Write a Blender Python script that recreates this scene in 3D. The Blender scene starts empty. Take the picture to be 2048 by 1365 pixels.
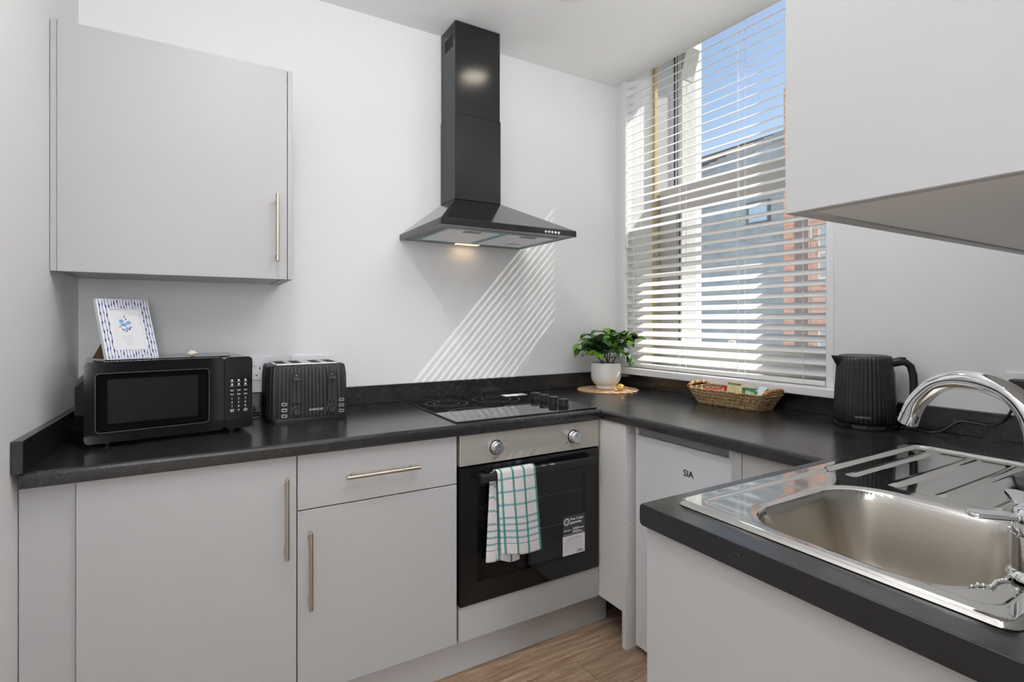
import bpy, bmesh, math, random
from mathutils import Vector, Matrix
random.seed(7)
PI = math.pi
SC = bpy.context.scene
COL = SC.collection

# ------------------------------------------------------------------ camera
cam_d = bpy.data.cameras.new('camera')
cam = bpy.data.objects.new('camera', cam_d)
COL.objects.link(cam)
cam.location = (0.0, 0.0, 1.198)
CAM_YAW = 59.553          # degrees from +x
cam.rotation_euler = (PI / 2, 0, math.radians(CAM_YAW - 90))
cam_d.sensor_width = 36.0
cam_d.lens = 1051.0 / 2048.0 * 36.0
cam_d.shift_y = -(682.5 - 641.8) / 2048.0
cam_d.clip_start = 0.02
cam_d.clip_end = 200
SC.camera = cam

# ------------------------------------------------------------------ world, sun, large lights, exposure
SUN_DIR = Vector((-1.0, 0.20, -1.12)).normalized()
world = bpy.data.worlds.new('world')
SC.world = world
world.use_nodes = True
wn = world.node_tree
wn.nodes.clear()
w_out = wn.nodes.new('ShaderNodeOutputWorld')
w_bg = wn.nodes.new('ShaderNodeBackground')
w_sky = wn.nodes.new('ShaderNodeTexSky')
w_sky.sky_type = 'NISHITA'
w_sky.sun_disc = False
w_sky.sun_elevation = math.asin(-SUN_DIR.z)
w_sky.sun_rotation = math.atan2(-SUN_DIR.x, -SUN_DIR.y)
w_sky.air_density = 1.2
w_sky.dust_density = 1.2
w_sky.ozone_density = 1.5
w_bg.inputs['Strength'].default_value = 0.15
wn.links.new(w_sky.outputs[0], w_bg.inputs[0])
wn.links.new(w_bg.outputs[0], w_out.inputs[0])
world.cycles.sampling_method = 'NONE'

sun_d = bpy.data.lights.new('sun', 'SUN')
sun_d.energy = 10.5
sun_d.angle = math.radians(0.53)
sun_d.color = (1.0, 0.965, 0.91)
sun = bpy.data.objects.new('sun', sun_d)
COL.objects.link(sun)
sun.rotation_euler = SUN_DIR.to_track_quat('-Z', 'Y').to_euler()
sun.location = (6, -1, 8)


def area_light(name, loc, target, sx, sy, power, color=(1, 1, 1)):
    d = bpy.data.lights.new(name, 'AREA')
    d.shape = 'RECTANGLE'
    d.size = sx
    d.size_y = sy
    d.energy = power
    d.color = color
    o = bpy.data.objects.new(name, d)
    COL.objects.link(o)
    o.location = loc
    o.rotation_euler = (Vector(target) - Vector(loc)).to_track_quat('-Z', 'Y').to_euler()
    return o


# added unseen fill lamp behind the viewpoint, bounced softly off the ceiling
area_light('bounce_fill', (-0.22, -0.50, 1.66), (-0.22, -0.498, 2.75), 0.40, 0.40, 15, (0.94, 0.97, 1.0))
# added unseen fill above the sink wall cabinet, brightening the ceiling
area_light('cabinet_top_fill', (0.86, 0.25, 2.03), (0.86, 0.2502, 2.75), 0.40, 0.14, 24, (0.96, 0.98, 1.0))
# added frontal fill behind the camera; no window is modelled there
area_light('rear_fill', (-0.08, -2.72, 1.40), (0.0, 2.0, 1.30), 0.85, 1.5, 44, (0.95, 0.975, 1.0))
SC.view_settings.view_transform = 'Standard'
SC.view_settings.look = 'None'
SC.view_settings.gamma = 1.0
SC.view_settings.use_curve_mapping = False
SC.view_settings.exposure = 0.03
SC.cycles.max_bounces = 7
SC.cycles.diffuse_bounces = 5
SC.cycles.glossy_bounces = 4
SC.cycles.caustics_refractive = False
SC.cycles.transparent_max_bounces = 10
SC.cycles.sample_clamp_indirect = 6.0
SC.cycles.blur_glossy = 0.6


# ------------------------------------------------------------------ material helpers
def lin(c):
    c = c / 255.0
    return c / 12.92 if c <= 0.04045 else ((c + 0.055) / 1.055) ** 2.4


def rgb(r, g, b):
    return (lin(r), lin(g), lin(b), 1.0)


MATS = {}


def mat(name, color, rough=0.5, metal=0.0, spec=0.5, bump=0.0, bump_scale=200.0, coat=0.0, emit=None, emit_str=0.0):
    if name in MATS:
        return MATS[name]
    m = bpy.data.materials.new(name)
    m.use_nodes = True
    nt = m.node_tree
    p = nt.nodes['Principled BSDF']
    p.inputs['Base Color'].default_value = color
    p.inputs['Roughness'].default_value = rough
    p.inputs['Metallic'].default_value = metal
    p.inputs['Specular IOR Level'].default_value = spec
    if coat:
        p.inputs['Coat Weight'].default_value = coat
        p.inputs['Coat Roughness'].default_value = 0.06
    if emit:
        p.inputs['Emission Color'].default_value = emit
        p.inputs['Emission Strength'].default_value = emit_str
    if bump > 0:
        tc = nt.nodes.new('ShaderNodeTexCoord')
        nz = nt.nodes.new('ShaderNodeTexNoise')
        nz.inputs['Scale'].default_value = bump_scale
        nz.inputs['Detail'].default_value = 3
        b = nt.nodes.new('ShaderNodeBump')
        b.inputs['Strength'].default_value = bump
        b.inputs['Distance'].default_value = 0.002
        nt.links.new(tc.outputs['Object'], nz.inputs['Vector'])
        nt.links.new(nz.outputs['Fac'], b.inputs['Height'])
        nt.links.new(b.outputs['Normal'], p.inputs['Normal'])
    MATS[name] = m
    return m


def nodes_of(name, rough=0.5, metal=0.0, spec=0.5):
    m = mat(name, (0.5, 0.5, 0.5, 1), rough, metal, spec)
    nt = m.node_tree
    return m, nt, nt.nodes['Principled BSDF']


def ramp(nt, stops):
    r = nt.nodes.new('ShaderNodeValToRGB')
    e = r.color_ramp.elements
    e[0].position, e[0].color = stops[0]
    e[1].position, e[1].color = stops[1]
    for pos, c in stops[2:]:
        n = e.new(pos)
        n.color = c
    return r


def texco(nt, out='Object', scale=(1, 1, 1), rot=(0, 0, 0), loc=(0, 0, 0)):
    tc = nt.nodes.new('ShaderNodeTexCoord')
    mp = nt.nodes.new('ShaderNodeMapping')
    mp.inputs['Scale'].default_value = scale
    mp.inputs['Rotation'].default_value = rot
    mp.inputs['Location'].default_value = loc
    nt.links.new(tc.outputs[out], mp.inputs['Vector'])
    return mp


def noise(nt, vec, scale, detail=3, rough=0.5):
    n = nt.nodes.new('ShaderNodeTexNoise')
    n.inputs['Scale'].default_value = scale
    n.inputs['Detail'].default_value = detail
    n.inputs['Roughness'].default_value = rough
    if vec is not None:
        nt.links.new(vec.outputs[0], n.inputs['Vector'])
    return n


def mixrgb(nt, fac, a, b, mode='MIX'):
    m = nt.nodes.new('ShaderNodeMix')
    m.data_type = 'RGBA'
    m.blend_type = mode
    for sock, v in ((m.inputs[0], fac), (m.inputs[6], a), (m.inputs[7], b)):
        if hasattr(v, 'is_linked') or hasattr(v, 'links'):
            nt.links.new(v, sock)
        else:
            sock.default_value = v
    return m.outputs[2]


def math_n(nt, op, a, b=None, c=None):
    m = nt.nodes.new('ShaderNodeMath')
    m.operation = op
    for i, v in enumerate((a, b, c)):
        if v is None:
            continue
        if hasattr(v, 'is_linked') or hasattr(v, 'links'):
            nt.links.new(v, m.inputs[i])
        else:
            m.inputs[i].default_value = v
    return m.outputs[0]


# ------------------------------------------------------------------ materials
WALL = mat('wall_paint', (0.775, 0.777, 0.782, 1), 0.75, spec=0.25)
CEIL = mat('ceiling_paint', (0.91, 0.91, 0.91, 1), 0.8, spec=0.2)
GLOSSWHITE = mat('white_gloss_paint', (0.82, 0.82, 0.83, 1), 0.32)
CABINET = mat('cashmere_laminate', (0.435, 0.430, 0.426, 1), 0.42, spec=0.4, bump=0.02, bump_scale=500)
CABWHITE = mat('light_grey_laminate', (0.50, 0.498, 0.495, 1), 0.45, spec=0.4)
POSTWHITE = mat('off_white_laminate', (0.79, 0.78, 0.77, 1), 0.45, spec=0.4)
CABBOTTOM = mat('pale_chipboard_laminate', (0.86, 0.85, 0.825, 1), 0.55, spec=0.3)
PLINTH = mat('plinth_laminate', (0.48, 0.47, 0.46, 1), 0.45, spec=0.4)
BLACKGAP = mat('black_gap', (0.012, 0.012, 0.012, 1), 0.8)
NICKEL = mat('brushed_nickel', rgb(196, 184, 168), 0.33, 1.0)
CHROME = mat('chrome', (0.86, 0.87, 0.88, 1), 0.05, 1.0)
BLACKPLASTIC = mat('matt_black_plastic', (0.014, 0.014, 0.015, 1), 0.42)
HOBGLASS = mat('ceramic_hob_glass', (0.006, 0.006, 0.007, 1), 0.035, spec=0.9)
HOBGLASS.node_tree.nodes['Principled BSDF'].inputs['IOR'].default_value = 2.1
BLACKGLOSS = mat('gloss_black', (0.008, 0.008, 0.009, 1), 0.08)
DARKGREY = mat('dark_grey_plastic', (0.035, 0.035, 0.037, 1), 0.45)
HOODBLACK = mat('hood_black_enamel', (0.014, 0.014, 0.015, 1), 0.10, spec=0.6)
CHIMNEYBLACK = mat('chimney_black_enamel', (0.015, 0.015, 0.016, 1), 0.17, spec=0.32)
WHITEPLASTIC = mat('white_plastic', (0.78, 0.78, 0.80, 1), 0.3)
FRIDGEWHITE = mat('fridge_white_enamel', (0.76, 0.775, 0.82, 1), 0.3)
GREYPLASTIC = mat('grey_plastic', (0.30, 0.30, 0.31, 1), 0.4)
SLAT = mat('cream_slat', (0.76, 0.75, 0.725, 1), 0.38)
CORD = mat('white_cord', (0.82, 0.82, 0.80, 1), 0.7)
PRINTWHITE = mat('white_print', (0.72, 0.72, 0.72, 1), 0.6)
PRINTGREY = mat('grey_print', (0.42, 0.42, 0.43, 1), 0.5)
PRINTBLACK = mat('black_print', (0.02, 0.02, 0.02, 1), 0.5)
CERAMIC = mat('white_ceramic', (0.78, 0.765, 0.73, 1), 0.22, coat=0.3)
SOIL = mat('dark_soil', (0.03, 0.02, 0.014, 1), 0.95, bump=0.6, bump_scale=120)
STEM = mat('plant_stem', rgb(70, 72, 42), 0.6)
PAPER = mat('white_paper', (0.78, 0.78, 0.80, 1), 0.7)
RED = mat('red_foil', rgb(190, 22, 38), 0.35)
REDLIGHT = mat('pale_red_print', rgb(236, 190, 190), 0.5)
CREAMPACK = mat('cream_paper', rgb(214, 206, 156), 0.5)
OLIVE = mat('olive_print', rgb(120, 122, 70), 0.6)
GREENPACK = mat('green_paper', rgb(24, 132, 52), 0.45)
BLUEPACK = mat('pale_blue_paper', rgb(205, 214, 226), 0.5)
FILTER = mat('filter_aluminium', (0.86, 0.855, 0.85, 1), 0.45, 0.0)
BLUEFILM = mat('blue_protective_film', rgb(72, 150, 178), 0.35)
LAMPWARM = mat('warm_lamp_glass', (1, 0.8, 0.6, 1), 0.4, emit=(1.0, 0.74, 0.48, 1), emit_str=1.1)
DOWNLAMP = mat('downlight_lens', (1, 0.9, 0.8, 1), 0.4, emit=(1.0, 0.80, 0.58, 1), emit_str=0.6)
for m_ in (LAMPWARM, DOWNLAMP):
    m_.cycles.emission_sampling = 'NONE'
STICKERDARK = mat('charcoal_sticker', (0.045, 0.046, 0.05, 1), 0.45)
INK_DARK = mat('indigo_ink', rgb(38, 40, 104), 0.6)
INK_MID = mat('blue_ink', rgb(96, 112, 176), 0.6)
INK_SKY = mat('sky_blue_ink', rgb(120, 172, 220), 0.6)
EASEL = mat('brown_card', rgb(92, 62, 30), 0.8)
SHELL_A = mat('cream_shell', rgb(232, 222, 205), 0.4)
SHELL_B = mat('rust_shell', rgb(196, 140, 108), 0.45)
SHELL_C = mat('amber_shell', rgb(226, 176, 92), 0.4)
STONE = mat('white_painted_stone', (0.66, 0.65, 0.62, 1), 0.8, bump=1.0, bump_scale=45)
BEAD = mat('bare_timber_bead', rgb(196, 172, 124), 0.6)
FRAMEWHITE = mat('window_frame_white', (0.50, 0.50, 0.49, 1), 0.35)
GASKET = mat('black_gasket', (0.015, 0.017, 0.02, 1), 0.6)
ROOFLEAD = mat('lead_flashing', rgb(150, 158, 164), 0.55)
ROOFFRAME = mat('dark_lead_frame', rgb(104, 112, 120), 0.5)
FASCIAWHITE = mat('white_fascia', rgb(216, 212, 206), 0.6)
ROOFDARK = mat('dark_brown_roof', rgb(96, 84, 76), 0.8, bump=0.6, bump_scale=20)
RACK = mat('oven_rack_wire', (0.45, 0.45, 0.46, 1), 0.3, 1.0)
CAVITY = mat('oven_enamel', (0.10, 0.105, 0.115, 1), 0.3)


def make_worktop_mat():
    m, nt, p = nodes_of('speckled_black_laminate', 0.34, 0.0, 0.75)
    mp = texco(nt, 'Object')
    n1 = noise(nt, mp, 38, 5, 0.65)
    n2 = noise(nt, mp, 210, 3, 0.6)
    r1 = ramp(nt, [(0.35, (0.010, 0.010, 0.0115, 1)), (0.75, (0.028, 0.0275, 0.028, 1))])
    r2 = ramp(nt, [(0.60, (0, 0, 0, 1)), (0.76, (1, 1, 1, 1))])
    nt.links.new(n1.outputs['Fac'], r1.inputs[0])
    nt.links.new(n2.outputs['Fac'], r2.inputs[0])
    c = mixrgb(nt, r2.outputs[0], r1.outputs[0], (0.058, 0.056, 0.054, 1))
    nt.links.new(c, p.inputs['Base Color'])
    rr = ramp(nt, [(0.3, (0.17, 0.17, 0.17, 1)), (0.8, (0.27, 0.27, 0.27, 1))])
    nt.links.new(n2.outputs['Fac'], rr.inputs[0])
    nt.links.new(rr.outputs[0], p.inputs['Roughness'])
    b = nt.nodes.new('ShaderNodeBump')
    b.inputs['Strength'].default_value = 0.12
    b.inputs['Distance'].default_value = 0.001
    nt.links.new(n2.outputs['Fac'], b.inputs['Height'])
    nt.links.new(b.outputs[0], p.inputs['Normal'])
    return m


WORKTOP = make_worktop_mat()


def make_wood():
    m, nt, p = nodes_of('oak_vinyl', 0.45, 0.0, 0.35)
    oi = nt.nodes.new('ShaderNodeObjectInfo')
    tc = nt.nodes.new('ShaderNodeTexCoord')
    add = nt.nodes.new('ShaderNodeVectorMath')
    add.operation = 'MULTIPLY_ADD'
    comb = nt.nodes.new('ShaderNodeCombineXYZ')
    for i in range(3):
        nt.links.new(oi.outputs['Random'], comb.inputs[i])
    nt.links.new(comb.outputs[0], add.inputs[0])
    add.inputs[1].default_value = (37, 23, 11)
    nt.links.new(tc.outputs['Object'], add.inputs[2])
    mp = nt.nodes.new('ShaderNodeMapping')
    mp.inputs['Scale'].default_value = (2.2, 26, 10)
    nt.links.new(add.outputs[0], mp.inputs['Vector'])
    n1 = noise(nt, mp, 1.6, 6, 0.65)
    n1.inputs['Distortion'].default_value = 0.6
    mp2 = nt.nodes.new('ShaderNodeMapping')
    mp2.inputs['Scale'].default_value = (9, 160, 10)
    nt.links.new(add.outputs[0], mp2.inputs['Vector'])
    n2 = noise(nt, mp2, 1.2, 3, 0.6)
    r1 = ramp(nt, [(0.28, rgb(122, 95, 74)), (0.50, rgb(164, 137, 114)), (0.72, rgb(192, 168, 144))])
    nt.links.new(n1.outputs['Fac'], r1.inputs[0])
    r2 = ramp(nt, [(0.38, (0.62, 0.60, 0.58, 1)), (0.62, (1, 1, 1, 1))])
    nt.links.new(n2.outputs['Fac'], r2.inputs[0])
    c = mixrgb(nt, 0.75, r1.outputs[0], r2.outputs[0], 'MULTIPLY')
    hs = nt.nodes.new('ShaderNodeHueSaturation')
    v = math_n(nt, 'MULTIPLY_ADD', oi.outputs['Random'], 0.22, 0.9)
    nt.links.new(v, hs.inputs['Value'])
    nt.links.new(c, hs.inputs['Color'])
    nt.links.new(hs.outputs[0], p.inputs['Base Color'])
    b = nt.nodes.new('ShaderNodeBump')
    b.inputs['Strength'].default_value = 0.2
    b.inputs['Distance'].default_value = 0.001
    nt.links.new(n2.outputs['Fac'], b.inputs['Height'])
    nt.links.new(b.outputs[0], p.inputs['Normal'])
    return m


WOOD = make_wood()


def make_steel(name, col, r0, r1, scale):
    m, nt, p = nodes_of(name, 0.3, 1.0)
    p.inputs['Base Color'].default_value = col
    mp = texco(nt, 'Object', scale)
    n = noise(nt, mp, 1.0, 4, 0.6)
    rr = ramp(nt, [(0.3, (r0, r0, r0, 1)), (0.7, (r1, r1, r1, 1))])
    nt.links.new(n.outputs['Fac'], rr.inputs[0])
    nt.links.new(rr.outputs[0], p.inputs['Roughness'])
    b = nt.nodes.new('ShaderNodeBump')
    b.inputs['Strength'].default_value = 0.03
    b.inputs['Distance'].default_value = 0.0005
    nt.links.new(n.outputs['Fac'], b.inputs['Height'])
    nt.links.new(b.outputs[0], p.inputs['Normal'])
    return m


STEEL_FASCIA = make_steel('brushed_steel_fascia', rgb(196, 190, 182), 0.34, 0.46, (6, 300, 900))
STEEL_FASCIA.node_tree.nodes['Principled BSDF'].inputs['Metallic'].default_value = 0.62
STEEL_DECK = mat('polished_steel_deck', rgb(208, 206, 202), 0.055, 1.0)


def make_bowl_steel():
    m, nt, p = nodes_of('satin_steel_bowl', 0.3, 1.0)
    tc = nt.nodes.new('ShaderNodeTexCoord')
    sep = nt.nodes.new('ShaderNodeSeparateXYZ')
    nt.links.new(tc.outputs['Object'], sep.inputs[0])
    mr = nt.nodes.new('ShaderNodeMapRange')
    mr.inputs['From Min'].default_value = 0.858 - 0.016
    mr.inputs['From Max'].default_value = 0.858 - 0.001
    nt.links.new(sep.outputs[2], mr.inputs['Value'])
    n = noise(nt, None, 120, 4, 0.6)
    nt.links.new(tc.outputs['Object'], n.inputs['Vector'])
    rough = math_n(nt, 'MULTIPLY_ADD', n.outputs['Fac'], 0.10, 0.27)
    mixr = nt.nodes.new('ShaderNodeMix')
    nt.links.new(mr.outputs[0], mixr.inputs[0])
    nt.links.new(rough, mixr.inputs[2])
    mixr.inputs[3].default_value = 0.055
    nt.links.new(mixr.outputs[0], p.inputs['Roughness'])
    nt.links.new(mixrgb(nt, mr.outputs[0], rgb(190, 183, 173), rgb(208, 206, 202)), p.inputs['Base Color'])
    return m


STEEL_BOWL = make_bowl_steel()


def make_glass(name, tint, gloss_fac, rough=0.02):
    m = bpy.data.materials.new(name)
    m.use_nodes = True
    nt = m.node_tree
    nt.nodes.clear()
    out = nt.nodes.new('ShaderNodeOutputMaterial')
    tr = nt.nodes.new('ShaderNodeBsdfTransparent')
    tr.inputs['Color'].default_value = tint
    gl = nt.nodes.new('ShaderNodeBsdfGlossy')
    gl.inputs['Roughness'].default_value = rough
    fr = nt.nodes.new('ShaderNodeLayerWeight')
    fr.inputs['Blend'].default_value = 0.5
    fac = math_n(nt, 'MULTIPLY_ADD', math_n(nt, 'POWER', fr.outputs['Facing'], 5.0), 0.9, gloss_fac)
    mx = nt.nodes.new('ShaderNodeMixShader')
    nt.links.new(fac, mx.inputs[0])
    nt.links.new(tr.outputs[0], mx.inputs[1])
    nt.links.new(gl.outputs[0], mx.inputs[2])
    nt.links.new(mx.outputs[0], out.inputs['Surface'])
    MATS[name] = m
    return m


GLASS = make_glass('window_glass', (0.97, 0.98, 0.98, 1), 0.03)
OVENGLASS = make_glass('smoked_oven_glass', (0.62, 0.64, 0.67, 1), 0.05)
MWGLASS = make_glass('smoked_microwave_glass', (0.62, 0.62, 0.63, 1), 0.03)


def make_leafmat():
    m, nt, p = nodes_of('glossy_green_leaf', 0.38, 0.0, 0.5)
    oi = nt.nodes.new('ShaderNodeObjectInfo')
    r = ramp(nt, [(0.0, rgb(34, 70, 40)), (0.45, rgb(54, 100, 46)), (0.75, rgb(98, 146, 44)), (1.0, rgb(150, 188, 62))])
    nt.links.new(oi.outputs['Random'], r.inputs[0])
    mp = texco(nt, 'Object', (30, 30, 30))
    n = noise(nt, mp, 1.5, 3)
    r2 = ramp(nt, [(0.3, (0.72, 0.72, 0.72, 1)), (0.7, (1.15, 1.15, 1.15, 1))])
    nt.links.new(n.outputs['Fac'], r2.inputs[0])
    c = mixrgb(nt, 1.0, r.outputs[0], r2.outputs[0], 'MULTIPLY')
    nt.links.new(c, p.inputs['Base Color'])
    p.inputs['Subsurface Weight'].default_value = 0.0
    return m


LEAF = make_leafmat()


def make_towel():
    m, nt, p = nodes_of('checked_terry', 0.95, 0.0, 0.1)
    tc = nt.nodes.new('ShaderNodeTexCoord')
    sep = nt.nodes.new('ShaderNodeSeparateXYZ')
    nt.links.new(tc.outputs['UV'], sep.inputs[0])
    nz = noise(nt, None, 300, 2)
    nt.links.new(tc.outputs['UV'], nz.inputs['Vector'])
    wob = math_n(nt, 'MULTIPLY_ADD', nz.outputs['Fac'], 0.003, -0.0015)

    def stripe(coord, period, width, off):
        a = math_n(nt, 'ADD', coord, off)
        a = math_n(nt, 'ADD', a, wob)
        f = math_n(nt, 'FRACT', math_n(nt, 'DIVIDE', a, period))
        return math_n(nt, 'LESS_THAN', f, width / period)
    # warp threads (vertical lines), u in metres; weft (horizontal), v in metres measured from the hem
    sv = stripe(sep.outputs[0], 0.044, 0.0080, 0.030)
    sh = stripe(sep.outputs[1], 0.044, 0.0075, 0.012)
    near = math_n(nt, 'LESS_THAN', sep.outputs[1], 0.105)
    low = math_n(nt, 'GREATER_THAN', sep.outputs[1], 0.036)
    band = math_n(nt, 'MULTIPLY', near, low)
    sh2 = math_n(nt, 'MULTIPLY', stripe(sep.outputs[1], 0.022, 0.0070, 0.012), band)
    hem = math_n(nt, 'GREATER_THAN', sep.outputs[1], 0.036)
    shx = math_n(nt, 'MULTIPLY', math_n(nt, 'MAXIMUM', sh, sh2), hem)
    base = (0.78, 0.745, 0.745, 1)
    c = mixrgb(nt, math_n(nt, 'MULTIPLY', shx, 0.85), base, rgb(122, 164, 172))
    c = mixrgb(nt, math_n(nt, 'MULTIPLY', sv, 0.9), c, rgb(52, 142, 132))
    nt.links.new(c, p.inputs['Base Color'])
    n2 = noise(nt, None, 420, 2)
    nt.links.new(tc.outputs['UV'], n2.inputs['Vector'])
    b = nt.nodes.new('ShaderNodeBump')
    b.inputs['Strength'].default_value = 0.9
    b.inputs['Distance'].default_value = 0.002
    nt.links.new(n2.outputs['Fac'], b.inputs['Height'])
    nt.links.new(b.outputs[0], p.inputs['Normal'])
    return m


TOWEL = make_towel()


def make_weave(name, c1, c2, c3, scale):
    m, nt, p = nodes_of(name, 0.8, 0.0, 0.2)
    mp = texco(nt, 'Object', scale)
    n = noise(nt, mp, 1.0, 4, 0.7)
    r = ramp(nt, [(0.30, c1), (0.5, c2), (0.7, c3)])
    nt.links.new(n.outputs['Fac'], r.inputs[0])
    nt.links.new(r.outputs[0], p.inputs['Base Color'])
    b = nt.nodes.new('ShaderNodeBump')
    b.inputs['Strength'].default_value = 0.9
    b.inputs['Distance'].default_value = 0.003
    nt.links.new(n.outputs['Fac'], b.inputs['Height'])
    nt.links.new(b.outputs[0], p.inputs['Normal'])
    return m


SEAGRASS = make_weave('seagrass_weave', rgb(84, 62, 40), rgb(172, 144, 102), rgb(232, 212, 168), (110, 110, 110))
RATTAN = make_weave('rattan_wrap', rgb(150, 92, 50), rgb(190, 134, 82), rgb(216, 172, 120), (60, 60, 60))
RATTANPALE = make_weave('pale_cane', rgb(196, 168, 128), rgb(222, 200, 160), rgb(236, 220, 188), (60, 60, 60))
MATWOOD = make_weave('pale_wood_mat', rgb(170, 134, 104), rgb(198, 164, 132), rgb(214, 184, 152), (30, 90, 30))


def make_brickwall():
    m, nt, p = nodes_of('far_brick', 0.85, 0.0, 0.2)
    mp = texco(nt, 'Object', (1, 1, 1), (PI / 2, 0, PI / 2))
    tc = nt.nodes.new('ShaderNodeTexCoord')
    sep = nt.nodes.new('ShaderNodeSeparateXYZ')
    nt.links.new(tc.outputs['Object'], sep.inputs[0])
    comb = nt.nodes.new('ShaderNodeCombineXYZ')
    nt.links.new(math_n(nt, 'ADD', sep.outputs[0], sep.outputs[1]), comb.inputs[0])
    nt.links.new(sep.outputs[2], comb.inputs[1])
    br = nt.nodes.new('ShaderNodeTexBrick')
    br.inputs['Color1'].default_value = rgb(190, 146, 132)
    br.inputs['Color2'].default_value = rgb(206, 168, 152)
    br.inputs['Mortar'].default_value = rgb(200, 186, 178)
    br.inputs['Scale'].default_value = 1.0
    br.inputs['Brick Width'].default_value = 0.155
    br.inputs['Row Height'].default_value = 0.075
    br.inputs['Mortar Size'].default_value = 0.006
    nt.links.new(comb.outputs[0], br.inputs['Vector'])
    nt.links.new(br.outputs['Color'], p.inputs['Base Color'])
    return m


FARBRICK = make_brickwall()


def make_slate():
    m, nt, p = nodes_of('blue_grey_slate', 0.55, 0.0, 0.4)
    tc = nt.nodes.new('ShaderNodeTexCoord')
    br = nt.nodes.new('ShaderNodeTexBrick')
    br.inputs['Color1'].default_value = rgb(150, 165, 179)
    br.inputs['Color2'].default_value = rgb(157, 171, 184)
    br.inputs['Mortar'].default_value = rgb(140, 154, 168)
    br.inputs['Scale'].default_value = 1.0
    br.inputs['Brick Width'].default_value = 0.16
    br.inputs['Row Height'].default_value = 0.085
    br.inputs['Mortar Size'].default_value = 0.002
    nt.links.new(tc.outputs['UV'], br.inputs['Vector'])
    nz = noise(nt, None, 3.0, 5, 0.65)
    nt.links.new(tc.outputs['UV'], nz.inputs['Vector'])
    r = ramp(nt, [(0.3, (0.8, 0.8, 0.8, 1)), (0.7, (1.12, 1.12, 1.12, 1))])
    nt.links.new(nz.outputs['Fac'], r.inputs[0])
    nt.links.new(mixrgb(nt, 1.0, br.outputs['Color'], r.outputs[0], 'MULTIPLY'), p.inputs['Base Color'])
    return m


SLATE = make_slate()


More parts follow.
